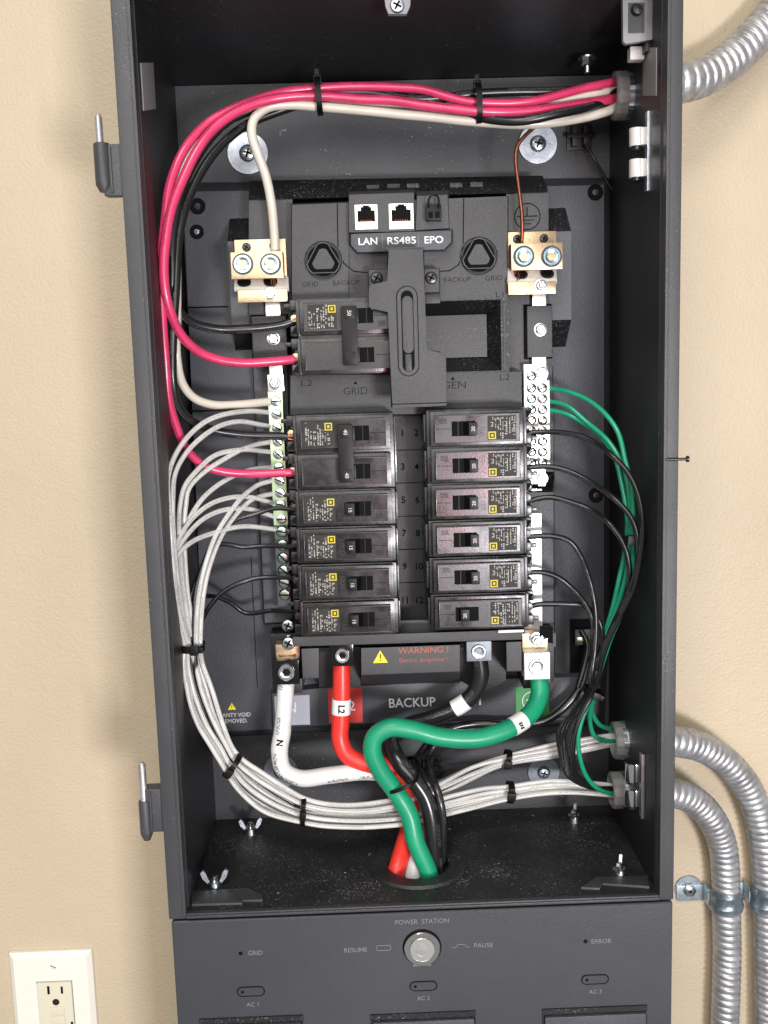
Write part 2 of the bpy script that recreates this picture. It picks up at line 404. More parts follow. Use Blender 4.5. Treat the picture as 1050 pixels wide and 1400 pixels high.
MB().box(XL, XR, 0.0, 0.004, 0.0, ZF + .0002, .0008).build('bottom_rim', 'powder_coat', enc)
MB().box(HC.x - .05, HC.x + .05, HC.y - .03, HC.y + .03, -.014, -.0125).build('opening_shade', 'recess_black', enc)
# bead that runs round the inside of the opening
for nm, a in (('inner_lip', (XL - .0022, XL + .0002)), ('inner_lip', (XR - .0002, XR + .0022))):
    MB().box(a[0], a[1], -0.0012, 0.004, 0.0022, ZQ + .004, .0006).build(nm, 'powder_coat', enc)
MB().box(XL, XR, -0.0012, 0.003, 0.0008, 0.0026, .0006).build('inner_lip', 'powder_coat', enc)
# door guide rails near the front of the floor
for sgn, pts in ((1, [(262, 1218), (340, 1214), (359, 1224), (359, 1230), (331, 1230), (331, 1234), (262, 1236)]),
                 (-1, [(794, 1213), (815, 1199), (885, 1197), (888, 1212), (824, 1207), (820, 1214)])):
    A = [atZ(x, y, ZF + .0016) for x, y in pts]; B = [Vector((p.x, p.y, ZF)) for p in A]
    MB().loft(A, B, b=.0004).build('guide_rail', 'powder_coat', enc)
# grey felt pads on the side walls
def wallpad(pts, X, dx, m, name, parent, b=.0004):
    A = [atX(x, y, X + dx) for x, y in pts]; B = [Vector((X, p.y, p.z)) for p in A]
    return MB().loft(A, B, b=b).build(name, m, parent)
p = wallpad([(193, 86), (210, 85.5), (213.5, 149), (197, 151.5)], XL, .0012, 'tape_grey', 'foam_pad', enc)
p = wallpad([(878.5, 65), (897, 65), (896.5, 131), (878.5, 131)], XR, -.0012, 'tape_grey', 'foam_pad', enc)
# hexagon bolt in the ceiling near the right corner
cb = atZ(803, 78, ZC)
def bolt_down(c, r, name):
    mb = MB(); mb.lathe(c, (0, 0, -1), [(r * 1.5, 0), (r * 1.5, .001), (r, .0011)], 26); mb.lathe(c, (0, 0, -1), [(r, .001), (r, .005), (r * .8, .0056)], 6)
    mb.lathe(c, (0, 0, -1), [(r * .55, .005), (r * .55, .010), (.0001, .0105)], 14); return mb.build(name, 'zinc', enc)
bolt_down(cb, .0042, 'ceiling_bolt')
# small tapped holes and screws
for px, py in ((803, 92),):
    pass

# door latch tab hanging at the top centre
t = thing('latch_tab', at(543, 2, .008), 'small grey latch tab with a silver bolt hanging at the top centre', 'latch')
MB().poly([(522, -30), (563, -30), (561, 8), (556, 19), (531, 19), (527, 9)], 0.006, 0.010, .0006).build('tab_plate', 'tape_grey', t)
slot_screw('tab_bolt', at(543, 8, .006), .0042, t, 'washer_steel', h=.002, cross=True)

# door switch at the top right
t = thing('door_switch', at(870, 20, .03), 'grey door switch bracket with round button in the top right corner', 'switch')
MB().poly([(851, -25), (894, -25), (892, 54), (856, 60), (852, 57)], 0.030, 0.034, .0006).build('bracket', 'tape_grey', t)
r_ = rect(859, 4, 881, 45, .0298)
mb = MB(); mb.frame((r_[0], r_[1], r_[2], r_[3]), (r_[0] + .001, r_[1] - .001, r_[2] + .001, r_[3] - .001), .0293, .0298); mb.build('switch_body', 'module_plastic', t)
MB().lathe(at(870, 15, .030), (0, -1, 0), [(.0034, 0), (.0034, .003), (.0028, .0042), (.0001, .0048)], 20).build('button', 'black_plastic', t)
sp = at(871, 74, .045)
MB().box(sp.x - .005, sp.x + .004, .042, .050, sp.z - .004, sp.z + .004, .001).build('wire_plug', 'sleeve_white', t)
mb, _ = tube_mesh([(866, 66, .045), (870, 74, .043), (874, 84, .05)], .0012, 8); mb.build('switch_wire', 'cable_red', t)
MB().box(at(885, 60, .03).x, XR, .034, .044, at(885, 68, .03).z, at(885, 30, .03).z, .001).build('mount_block', 'black_plastic', t)

# roller catches on the right wall
def catch(cx, y0, y1, blocks, label, Yc, m='lug_silver'):
    c = at(cx, (y0 + y1) / 2, Yc); t = thing('roller_catch', (XR, c.y, c.z), label, 'catch', 'roller catches on the right wall')
    z0 = at(cx, y1, Yc).z; z1 = at(cx, y0, Yc).z; X = c.x
    MB().box(X - .0012, X + .0012, Yc - .001, Yc + .005, z0, z1, .0004).build('catch_plate', 'washer_steel', t)
    MB().box(X + .0012, XR, Yc + .003, Yc + .010, z0 + .012, z1 - .012, .0006).build('catch_spacer', 'black_plastic', t)
    for (a, b_) in blocks:
        za = at(cx, b_, Yc).z; zb = at(cx, a, Yc).z
        mb = MB(); xm = X - .0012
        mb.lathe((xm - .0052, Yc + .004, (za + zb) / 2), (0, 0, 1), [(.0046, -(zb - za) / 2), (.0048, -(zb - za) / 2 + .0004), (.0048, (zb - za) / 2 - .0004), (.0044, (zb - za) / 2)], 24, cap0=True, cap1=True)
        mb.box(xm - .005, xm, Yc - .0006, Yc + .0088, za + .0002, zb - .0002, .0005)
        mb.build('catch_housing', m, t)
        MB().lathe((xm - .0052, Yc + .004, za), (0, 0, -1), [(.0034, -.001), (.0034, .002), (.002, .0028), (.0001, .0028)], 18).build('catch_ball', 'dark_screw', t)
catch(887, 152, 261, [(173, 198), (216, 241)], 'shiny silver roller catch high on the right wall', .035)
catch(879, 1031, 1119, [(1045, 1070), (1081, 1103)], 'shiny silver roller catch low on the right wall beside the bushings', .035, 'chrome')

# conduit bushings
def bushing(px, py, rpx, label, Yc, pxr):
    c = atX(px, py, XR - .013); c = at(px, py, Yc); r = mm(rpx, Yc)
    t = thing('conduit_bushing', (XR, c.y, c.z), label, 'bushing', 'grey plastic bushings on the right wall')
    x1 = XR - (at(pxr, py, Yc).x - c.x) if False else XR
    L = (XR - c.x)
    mb = MB()
    def fn(k, a):
        return 1 + (0.03 if (int(a / (2 * math.pi) * 48) % 4 == 0 and k in (2, 3)) else 0)
    Lb = .0085
    mb.lathe((c.x + Lb * .5, c.y, c.z), (-1, 0, 0), [(r * .93, -.001), (r * .98, 0), (r * .98, .001), (r * .98, Lb - .0015), (r * .93, Lb - .0004), (r * .80, Lb), (r * .72, Lb - .0015), (r * .72, 0)], 96, fn=fn)
    mb.build('bushing_ring', 'bushing_grey', t)
    mb = MB(); mb.lathe((c.x + Lb * .5, c.y, c.z), (1, 0, 0), [(r * .76, -.004), (r * .80, 0), (r * .80, XR - c.x - Lb * .5)], 36); mb.build('threaded_nipple', 'zinc', t)
    mb = MB()
    def fl(k, a): return 1 + .06 * (1 if int(a / (2 * math.pi) * 24) % 3 == 0 else 0)
    x2 = XR - .0035
    mb.lathe((x2, c.y, c.z), (-1, 0, 0), [(r * .98, -.003), (r * .98, .0005), (r * .8, .001)], 72, fn=fl); mb.build('lock_nut', 'washer_steel', t)
    MB().lathe((c.x + Lb * .5 + .001, c.y, c.z), (-1, 0, 0), [(r * .74, 0), (.0001, 0)], 30).build('dark_bore', 'recess_black', t)
    return c, r
B1 = bushing(846, 131, 31, 'larger grey bushing at top right where the pink cables enter', .085, 858)
B2 = bushing(845, 1012, 27, 'grey bushing at lower right, upper of the pair', .090, 856)
B3 = bushing(842, 1080, 26.5, 'grey bushing at lower right, lower of the pair', .090, 852)

# hinges on the left
def hinge(pin, barrel, leaf, label):
    Yh = .006
    c = at((barrel[0] + barrel[2]) / 2, (barrel[1] + barrel[3]) / 2, Yh)
    x0, x1, z0, z1 = rect(*barrel, Yh); xc = (x0 + x1) / 2; r = (x1 - x0) / 2
    t = MB().lathe((xc, Yh, z0), (0, 0, 1), [(r * .2, 0), (r * .55, 0), (r * .98, .004), (r, .006), (r, z1 - z0 - .001), (r * .9, z1 - z0), (r * .3, z1 - z0)], 32).build('door_hinge', 'powder_coat', enc)
    px0, px1, pz0, pz1 = rect(*pin, Yh); rp = (px1 - px0) / 2; xp = (px0 + px1) / 2
    MB().lathe((xp, Yh, z1 - .006), (0, 0, 1), [(rp, 0), (rp, pz1 - z1 + .004), (rp * .6, pz1 - z1 + .0058), (.0001, pz1 - z1 + .006)], 24).build('hinge_pin', 'galvanised', t)
    l0, l1, lz0, lz1 = rect(*leaf, Yh)
    MB().box(xc, -XO + .0002, Yh - .002, Yh + .008, lz0, lz1, .0012).build('leaf', 'powder_coat', t)
    MB().box(xc + r * .9, xc + r * 1.2, Yh - .0035, Yh + .006, lz0 + .0015, lz1 - .0015, .0006).build('leaf_rib', 'powder_coat', t)
hinge((130.5, 156, 140.5, 200), (129.5, 196, 152, 263), (150, 197, 167, 268), 'upper grey door hinge with its bare steel pin, left edge')
hinge((190.5, 1042, 200.5, 1098), (191, 1094, 208, 1148), (205, 1077, 222, 1136), 'lower grey door hinge with its bare steel pin, left edge')
# small pin through the right edge
c = at(925, 628, -.001)
t = MB().lathe((c.x - .007, c.y, c.z), (1, 0, 0), [(.0001, 0), (.0009, 0), (.0009, .013), (.0020, .0131), (.0020, .0145), (.0001, .0146)], 14).build('edge_pin', 'dark_screw')
tag(t, 'tiny dark pin sticking out of the enclosure\'s right edge', 'pin')

# ================================================================== POWER STATION BELOW
ps = thing('power_station', (0, 0, -.12), 'dark grey power unit with round silver button below the enclosure', 'power unit')
ZP = -0.0022
holes = []
mb = MB()
mb.box(-XO + .0012, XO - .0002, 0.0012, .145, -.40, ZP, .0022, 3)
mb.build('housing', 'unit_coat', ps)
def ptext(s, px, py, wpx, hsize, m='print_grey', Y=.0010, bold=.004, parent=None, rz=R(-1.6)):
    return text('lettering', s, at(px, py, Y), hsize, m, parent or ps, .0001, bold=bold, width=mm(wpx, Y), rz=0)
ptext('POWER  STATION', 577, 1260, 79, .0045)
ptext('RESUME', 486, 1299, 34, .0045)
ptext('PAUSE', 661, 1292.5, 28, .0045)
ptext('GRID', 349, 1303, 21, .0045)
ptext('ERROR', 822, 1287, 30, .0045)
ptext('AC 1', 346, 1373.5, 18, .0042)
ptext('AC 2', 579, 1365, 19, .0042)
ptext('AC 3', 814, 1356, 19, .0042)
def led(px, py):
    MB().lathe(at(px, py, .0012), (0, -1, 0), [(.0014, .0), (.0012, .0003), (.0001, .0003)], 16).build('indicator_light', 'recess_black', ps)
led(329, 1303.5); led(800.5, 1287); 
# engraved symbols
def outline(pts, w_, name, m, parent, Y, closed=True, h=.0002, depth_=.0004):
    mb = MB(); P = [at(x, y, Y) for x, y in pts]; n = len(P)
    for i in range(n if closed else n - 1):
        a, b = P[i], P[(i + 1) % n]; d = (b - a); L = d.length; d.normalize(); q = Vector((d.z, 0, -d.x)) * w_ / 2; e = d * w_ * .5
        V = [a - e - q, b + e - q, b + e + q, a - e + q]; V2 = [v + Vector((0, depth_, 0)) for v in V]
        V = [v - Vector((0, h, 0)) for v in V]
        mb.add(V + V2, [[0, 1, 2, 3], [0, 4, 5, 1], [1, 5, 6, 2], [2, 6, 7, 3], [3, 7, 4, 0]])
    return mb.build(name, m, parent)
outline([(514.5, 1293), (534, 1292), (534, 1299), (514.5, 1299.5)], .0004, 'button_symbol', 'print_grey', ps, .0011)
outline([(618, 1295.5), (624, 1295), (625, 1291), (636, 1291), (637.5, 1294.5), (642, 1294.5)], .0004, 'button_symbol', 'print_grey', ps, .0011, closed=False)
# push button
bc = at(577, 1295, .0012)
MB().lathe(bc, (0, -1, 0), [(.0128, 0), (.0128, .0005), (.0119, .0006)], 48).build('button_seat', 'recess_black', ps)
t = MB().lathe(bc, (0, -1, 0), [(.0118, 0), (.0118, .0024), (.0112, .003), (.0086, .003), (.0082, .0024)], 56); t = t.build('button_bezel', 'chrome', ps)
MB().lathe(bc, (0, -1, 0), [(.0081, .002), (.0081, .0032), (.0078, .0035), (.0046, .0035), (.0044, .0031), (.0041, .0035), (.0001, .0036)], 56).build('button_cap', 'brushed', ps)
mb = MB(); pp = at(577, 1319, .0009); mb.box(pp.x - .006, pp.x + .006, .0005, .0013, pp.z - .0008, pp.z + .0008, .0003); mb.build('button_mark', 'print_grey', ps)
# pill shaped keys
def pill(cx, cz, y, hw, hh, n=10, rot=0):
    pts = []
    for k in range(n + 1): a = -math.pi / 2 + math.pi * k / n; pts.append((cx + (hw - hh) + hh * math.cos(a), cz + hh * math.sin(a)))
    for k in range(n + 1): a = math.pi / 2 + math.pi * k / n; pts.append((cx - (hw - hh) + hh * math.cos(a), cz + hh * math.sin(a)))
    return [Vector((a, y, b)) for a, b in pts]
for px, py in ((343, 1355.5), (579, 1348), (813.5, 1339)):
    c = at(px, py, .001); hw, hh = .0093, .0036
    A = pill(c.x, c.z, .0009, hw, hh); B = pill(c.x, c.z, .0009, hw - .0006, hh - .0006); D = pill(c.x, c.z, .0014, hw - .0006, hh - .0006)
    n = len(A); mb = MB(); mb.add(A + B, [[i, (i + 1) % n, n + (i + 1) % n, n + i] for i in range(n)]); key = mb.build('key_groove', 'recess_black', ps)
    mb = MB(); mb.loft(pill(c.x, c.z, .0006, hw - .0009, hh - .0009), pill(c.x, c.z, .0014, hw - .0006, hh - .0006)); mb.build('power_key', 'unit_coat', ps)
    MB().lathe((c.x - .0055, .0006, c.z), (0, -1, 0), [(.0011, 0), (.0009, .0002), (.0001, .0002)], 12).build('key_light', 'recess_black', ps)
# recessed sockets panels at the bottom edge
for (a, b_, yt) in ((275, 416, 1390), (508, 651, 1384), (742, 884, 1376.5)):
    x0, x1, z0, z1 = rect(a, yt, b_, 1470, .0008)
    mb = MB(); mb.frame((x0, x1, z0, z1), (x0 + .0008, x1 - .0008, z0, z1 - .0035), -.0002, .001); mb.build('socket_cover', 'dusty_plastic', ps)
    MB().box(x0 + .0012, x1 - .0012, -.0022, .001, z0, z1 - .0045, .0012).build('cover_flap', 'tray_plastic', ps)

# ================================================================== MOUNTING TRAY
YT = .124
tray = thing('mounting_tray', at(540, 620, YT), 'large dark grey plastic mounting tray behind the breakers', 'mounting tray')
mb = MB()
F_ = [(250, 262), (826, 253), (826, 850), (818, 984), (500, 990), (302, 1001), (281, 985)]
B_ = [(252, 250), (834, 243), (834, 850), (826, 992), (500, 998), (302, 1008), (276, 990)]
mb.loft([at(x, y, YT) for x, y in F_], [at(x, y, YB - .0005) for x, y in B_], b=.0008)
mb.build('tray_body', 'tray_plastic', tray)
def dark_hole(px, py, rpx, parent, Y, inner='dark_screw', a=.4):
    r = mm(rpx, Y); c = at(px, py, Y)
    o = MB().lathe(c, (0, -1, 0), [(r * 1.12, 0), (r * 1.08, .0006), (r, .0007), (r * .97, .0002), (.0001, .0002)], 28).build('screw_well', 'recess_black', parent)
    MB().lathe(c, (0, -1, 0), [(r * .5, .0002), (r * .42, .0006), (.0001, .0007)], 18).build('well_screw', inner, o)
    return o
dark_hole(270, 282, 9.5, tray, YT); dark_hole(269, 317, 8.5, tray, YT, 'zinc'); dark_hole(814, 263, 9.5, tray, YT); dark_hole(815, 677, 9.5, tray, YT)
# seams and side panels of the tray
for a in ((250, 419, 312, 421), (258, 560, 350, 562), (757, 500, 757.8, 985), (347, 760, 348, 940), (826, 420, 826.6, 840)):
    x0, x1, z0, z1 = rect(*a, YT - .0002); MB().box(x0, x1, YT - .0003, YT + .0005, z0, z1).build('seam', 'recess_black', tray)
x0, x1, z0, z1 = rect(779, 846, 815, 935, YT - .0004)
mb = MB(); mb.frame((x0, x1, z0, z1), (x0 + .001, x1 - .001, z0 + .001, z1 - .001), YT - .0006, YT + .0); mb.build('port_recess', 'recess_black', tray)
MB().box(x0 + .003, x1 - .004, YT - .005, YT, z1 - .019, z1 - .007, .0008).build('port_block', 'black_plastic', tray)
MB().box(x0 + .004, x1 - .008, YT - .0065, YT - .004, z1 - .0155, z1 - .0125, .0004).build('port_pin', 'bronze_plate', tray)
# raised label strip with its coloured fields
YS = .117
mb = MB(); mb.loft([at(x, y, YS) for x, y in [(372, 948), (448, 940), (704, 928), (820, 925), (816, 978), (500, 989), (374, 995)]],
                   [at(x, y, YT + .001) for x, y in [(370, 940), (448, 932), (704, 922), (820, 918), (816, 980), (500, 991), (372, 997)]], b=.0006)
mb.build('label_strip', 'tray_plastic', tray)
def plate(pts, Y, m, name, parent, t_=.0004):
    return MB().loft([at(x, y, Y) for x, y in pts], [at(x, y, Y + t_ + .0006) for x, y in pts]).build(name, m, parent)
plate([(375, 952), (423, 950), (424, 990.5), (377, 992)], YS - .0004, 'label_pale', 'neutral_field', tray)
plate([(448, 941.5), (495, 940), (496, 987.5), (450, 989)], YS - .0004, 'label_red', 'line_two_field', tray)
plate([(705, 939), (750.5, 937.5), (751, 981), (706, 983)], YS - .0004, 'label_green', 'earth_field', tray)
text('lettering', 'BACKUP', at(563, 961, YS - .0004), .0100, 'print_bright', tray, .0002, width=mm(66, YS), bold=.012)
text('lettering', 'L1', at(650, 958.5, YS - .0004), .0100, 'print_bright', tray, .0002, width=mm(19, YS), bold=.004)
text('lettering', 'L2', at(476, 966, YS - .0009), .0105, 'print_bright', tray, .0002, width=mm(19, YS), bold=.004)
text('lettering', 'N', at(398, 968, YS - .0009), .0115, 'print_bright', tray, .0002, bold=.004)
text('lettering', 'COM', at(796, 955, YS - .0004), .0115, 'print_grey', tray, .0002, width=mm(36, YS))
# earth symbol on the green field
def ring(c, r, w_, name, m, parent, h=.0003, seg=40):
    return MB().lathe(c, (0, -1, 0), [(r, -.0003), (r, h), (r - w_, h), (r - w_, -.0003)], seg).build(name, m, parent)
ring(at(727, 958, YS - .0009), mm(14, YS), .0007, 'earth_symbol', 'print_bright', tray)
for dy, hw in ((0, 8), (4, 5), (8, 2.5)):
    x0, x1, z0, z1 = rect(727 - hw, 956 + dy, 727 + hw, 957.2 + dy, YS - .0009); MB().box(x0, x1, YS - .0012, YS, z0, z1).build('earth_symbol', 'print_bright', tray)
# warranty print at the lower left
def triangle(px, py, h, Y, parent, name='warning_triangle'):
    hs = mm(h, Y); c = at(px, py, Y); P = [(0, .55), (.58, -.45), (-.58, -.45)]
    A = [Vector((c.x + a * hs, Y - .0003, c.z + b * hs)) for a, b in P]; B = [Vector((v.x, Y + .0003, v.z)) for v in A]
    o = MB().loft(A, B).build(name, 'warning_yellow', parent)
    mb = MB(); mb.box(c.x - hs * .045, c.x + hs * .045, Y - .00045, Y, c.z - hs * .1, c.z + hs * .28); mb.box(c.x - hs * .045, c.x + hs * .045, Y - .00045, Y, c.z - hs * .28, c.z - hs * .18)
    mb.build('exclamation_mark', 'recess_black', o)
triangle(317, 966, 10, YT - .0001, tray)
text('lettering', 'WARRANTY VOID', at(313, 978, YT - .0001), .0044, 'print_white', tray, .00015, width=mm(62, YT), bold=.01)
text('lettering', 'IF REMOVED.', at(317, 986, YT - .0001), .0044, 'print_white', tray, .00015, width=mm(44, YT), bold=.01)
# washers with screws through the back panel
def washer(px, py, rpx, m, label, ms='zinc'):
    Y = YB; r = mm(rpx, Y); c = at(px, py, Y)
    t = thing('mounting_screw', c, label, 'screw', 'washered screws in the back panel')
    MB().lathe(c, (0, -1, 0), [(r, 0), (r, .0012), (r - .0004, .0016), (r * .42, .0016), (r * .38, .001)], 56).build('washer', m, t)
    slot_screw('screw_head', c + Vector((0, -.0012, 0)), r * .34, t, ms, h=.003, cross=True, ang=.3)
washer(339, 210, 27, 'washer_steel', 'screw with wide steel washer at upper left behind the beige cable')
washer(735, 197, 26, 'washer_steel', 'screw with wide steel washer at upper right below the pink cables')
washer(384, 1054, 25, 'washer_dull', 'screw with dull grey washer at lower left behind the thick white cable', 'dark_screw')
washer(743, 1055, 23, 'washer_dull', 'screw with dull grey washer at lower right between the white wires', 'washer_steel')

# ================================================================== DISTRIBUTION MODULE
M1 = .085; M0 = .100
mod = thing('distribution_module', at(540, 560, .12), 'black plastic distribution block that carries the breakers and terminals', 'distribution block')
def loft_px(Fp, Yf, Bp, Yb, m, name, parent=mod, b=.0006):
    return MB().loft([at(x, y, Yf) for x, y in Fp], [at(x, y, Yb) for x, y in Bp], b=b).build(name, m, parent)
# upper carrier across the whole width with a dusty slope above it
loft_px([(340, 273), (400, 272), (400, 440), (340, 440)], M0, [(342, 262), (400, 258), (400, 440), (340, 440)], YT, 'module_plastic', 'upper_carrier')
loft_px([(692, 265), (750, 262), (751, 560), (692, 560)], M0, [(692, 252), (747, 250), (751, 560), (692, 560)], YT, 'module_plastic', 'upper_carrier')
# the slope above the face, its shade painted in as near-black
def quad(pts, m, name, parent=mod):
    V = [at(*p) for p in pts]; V2 = [v + Vector((0, .0015, 0)) for v in V]
    return MB().loft(V, V2).build(name, m, parent)
quad([(341, 247, .118), (742, 240, .118), (748, 263, .099), (340, 273, .099)], 'dusty_plastic', 'top_slope')
for px, py in ((510, 256), (538, 254.5), (565, 254), (624, 253), (652, 252)):
    x0, x1, z0, z1 = rect(px - 9, py - 4, px + 9, py + 3, .105)
    MB().box(x0, x1, .1065, .111, z0, z1, .001).build('vent_cover', 'dusty_plastic', mod)
# main face: built round the breaker bay and the empty bay
loft_px([(399, 280), (477, 277), (477, 412), (399, 412)], M1, [(397, 278), (477, 275), (477, 414), (397, 414)], M0 + .01, 'module_plastic', 'face_panel', b=.0005)
loft_px([(477.3, 277), (694, 268), (694, 409), (477.3, 412)], M1, [(477.3, 275), (696, 268), (696, 409), (477.3, 412)], M0 + .01, 'module_plastic', 'face_panel', b=.0005)
loft_px([(397, 513), (583, 511), (583, 566), (397, 568)], M1, [(395, 513), (583, 511), (583, 568), (395, 570)], M0 + .015, 'module_plastic', 'face_panel', b=.0005)
loft_px([(583.3, 511), (713, 508), (713, 561), (583.3, 565)], M1, [(583.3, 511), (715, 508), (715, 563), (583.3, 567)], M0 + .015, 'module_plastic', 'face_panel', b=.0005)
x0, x1, z0, z1 = rect(583, 409, 696, 510, M1); ix0, ix1, iz0, iz1 = rect(578, 411, 685, 508, M1); fx = rect(570, 425, 677, 493, M1 + .028)
MB().frame((x0 - .003, x1, z0, z1), (x0 - .002, ix1, iz0, iz1), M1, M1 + .020, floor_in=(x0 - .002, ix1 - .0075, iz0 + .0095, iz1 - .009)).build('empty_bay', 'dusty_plastic', mod)
f2 = (x0 - .002, ix1 - .0075, iz0 + .0095, iz1 - .009)
MB().box(f2[0], f2[1], M1 + .0185, M1 + .0199, f2[2], f2[3]).build('bay_blank', 'bay_plastic', mod)
x0, x1, z0, z1 = rect(540, 412, 583, 511, M1); MB().box(x0, x1, M1 + .02, M1 + .03, z0, z1).build('bay_floor', 'black_plastic', mod)
MB().box(*rect(688.5, 415, 690.5, 505, M1)[:2], M1 - .0006, M1 + .001, *rect(688.5, 415, 690.5, 505, M1)[2:]).build('edge_rib', 'module_plastic', mod)
# bed below the breakers
YN = .121
x0, x1, z0, z1 = rect(392, 556, 735, 872, YN); MB().box(x0, x1, YN, YN + .004, z0, z1).build('breaker_bed', 'black_plastic', mod)
# raised port panel
outline([(461, 279), (462, 338), (470, 360), (484, 371), (506, 373)], .0007, 'panel_groove', 'recess_black', mod, M1 - .0001, closed=False, h=.00005)
outline([(634, 272), (633, 345), (627, 362), (615, 370), (600, 371)], .0007, 'panel_groove', 'recess_black', mod, M1 - .0001, closed=False, h=.00005)
YI = .078
loft_px([(477, 266), (566, 263), (567, 316), (477, 318)], YI, [(476, 262), (567, 259), (568, 317), (476, 319)], M1 + .005, 'module_plastic', 'port_block')
loft_px([(570, 268), (612, 266), (614, 312), (568, 315)], YI + .004, [(569, 262), (614, 260), (616, 314), (568, 317)], M1 + .005, 'module_plastic', 'port_block')
loft_px([(480, 320), (617, 315), (617, 331), (607, 341), (489, 345), (480, 335)], YI - .003, [(477, 319), (620, 313), (620, 332), (608, 344), (488, 348), (477, 336)], M1 + .002, 'tray_plastic', 'port_label_plate')
for s_, px, wp in (('LAN', 503, 25), ('RS485', 549, 38), ('EPO', 593, 25)):
    text('lettering', s_, at(px, 330.5 - (px - 503) * .025, YI - .003), .0064, 'print_bright', mod, .00025, width=mm(wp, YI), bold=.014)
for px in (523, 572): x0, x1, z0, z1 = rect(px - .5, 321, px + .5, 339, YI - .003); MB().box(x0, x1, YI - .0033, YI, z0, z1).build('divider_line', 'print_grey', mod)
for a in ((485.5, 280, 516, 313.5), (532, 278.5, 565, 313)):
    x0, x1, z0, z1 = rect(*a, YI); w_ = x1 - x0; h_ = z1 - z0
    o = MB().frame((x0, x1, z0, z1), (x0 + .0016, x1 - .0016, z0 + h_ * .30, z1 - h_ * .09), YI - .0006, YI + .004).build('network_socket', 'jack_metal', mod)
    MB().box(x0 + .0016, x1 - .0016, YI - .0001, YI + .0036, z0 + h_ * .30, z1 - h_ * .09).build('socket_bore', 'recess_black', o)
    # keyed top of the port: metal shoulders
    MB().box(x0 + .0012, x0 + w_ * .27, YI - .0004, YI + .003, z1 - h_ * .24, z1 - h_ * .07, .0002).build('socket_shoulder', 'jack_metal', o)
    MB().box(x1 - w_ * .27, x1 - .0012, YI - .0004, YI + .003, z1 - h_ * .24, z1 - h_ * .07, .0002).build('socket_shoulder', 'jack_metal', o)
    mb = MB(); mb.box(x0 + w_ * .36, x1 - w_ * .36, YI - .0009, YI + .002, z1 - .0022, z1 - .0004, .0002); mb.build('socket_latch', 'recess_black', o)
    mb = MB()
    for k in range(8): xx = x0 + w_ * (.25 + .5 * k / 7); mb.box(xx - .00014, xx + .00014, YI - .0003, YI + .003, z0 + h_ * .30, z0 + h_ * .38)
    mb.build('contact_pins', 'copper_old', o)
x0, x1, z0, z1 = rect(582, 280, 603, 302, YI)
o = MB().box(x0, x1, YI - .003, YI + .004, z0, z1, .0006).build('stop_connector', 'toggle_plastic', mod)
mb, _ = tube_mesh([(586, 284, YI - .003), (586, 273, YI - .004), (591, 266.5, YI - .004), (598, 268, YI - .004), (600, 276, YI - .004), (599, 284, YI - .003)], .0007, 8); mb.build('jumper_loop', 'toggle_plastic', o)
for k in range(2): MB().box(x0 + .0015 + k * .0045, x0 + .0045 + k * .0045, YI - .0033, YI - .0025, z0 + .0015, z0 + .0055).build('connector_hole', 'recess_black', o)
# rotary selector wells with a triangular knob seat
def selector(px, py):
    Y = M1; c = at(px, py, Y); r = mm(25, Y)
    o = MB().lathe(c, (0, -1, 0), [(r + .0007, -.0002), (r + .0006, .0004), (r, .0005), (r - .0008, -.0002), (r - .0012, .0002), (r * .84, .0006), (r * .83, .0001)], 56).build('selector_ring', 'module_plastic', mod)
    MB().lathe(c, (0, -1, 0), [(r * .985, .00045), (r * .955, .00046)], 56).build('selector_groove', 'recess_black', o)
    MB().lathe(c, (0, -1, 0), [(r * .84, .0002), (.0001, .0002)], 40).build('selector_floor', 'recess_black', o)
    def tri(s, y, a0=math.pi / 2):
        P = []
        for k in range(3):
            a = a0 + k * 2 * math.pi / 3
            for d in (.30, .0, -.30): P.append(Vector((c.x + r * s * math.cos(a - d) * (1 if d else 1.02), y, c.z + r * s * math.sin(a - d) * (1 if d else 1.02))))
        return P
    def band(P, Q, nm, m):
        n = len(P); mb = MB(); mb.add(P + Q, [[i, (i + 1) % n, n + (i + 1) % n, n + i] for i in range(n)])
        for f in mb.bm.faces: f.normal_update()
        o2 = mb.build(nm, m, o)
    band(tri(.97, Y + .0002), tri(.93, Y - .0024), 'knob_wall', 'toggle_plastic')
    band(tri(.93, Y - .0024), tri(.86, Y - .0024), 'knob_rim', 'module_plastic')
    band(tri(.86, Y - .0024), tri(.60, Y - .0001), 'knob_slope', 'recess_black')
    MB().loft(tri(.61, Y - .0003), tri(.61, Y + .0003)).build('knob_floor', 'module_plastic', o)
selector(442, 356); selector(654.5, 350)
for s_, px, py, wp in (('GRID', 424, 389, 22), ('BACKUP', 473, 387, 36), ('BACKUP', 625, 382.5, 36), ('GRID', 675, 380.5, 23)):
    text('embossed_lettering', s_, at(px, py, M1), .0046, 'emboss_black', mod, .0002, width=mm(wp, M1), bold=-.012)
for s_, px, py, wp, sz in (('GRID', 486, 535, 32, .0072), ('GEN', 621, 527, 32, .0072), ('L2', 419, 524, 15, .006), ('L2', 690, 516, 13, .006), ('L1', 684, 403, 10, .005)):
    text('embossed_lettering', s_, at(px, py, M1), sz, 'emboss_black', mod, .0002, width=mm(wp, M1), bold=-.012)
for px, py in ((486, 523), (619, 517)):
    c = at(px, py, M1); A = [Vector((c.x + a, M1 - .0002, c.z + b)) for a, b in ((0, .0011), (.0013, -.0011), (-.0013, -.0011))]; MB().loft(A, [v + Vector((0, .0004, 0)) for v in A]).build('arrow_mark', 'print_dark', mod)
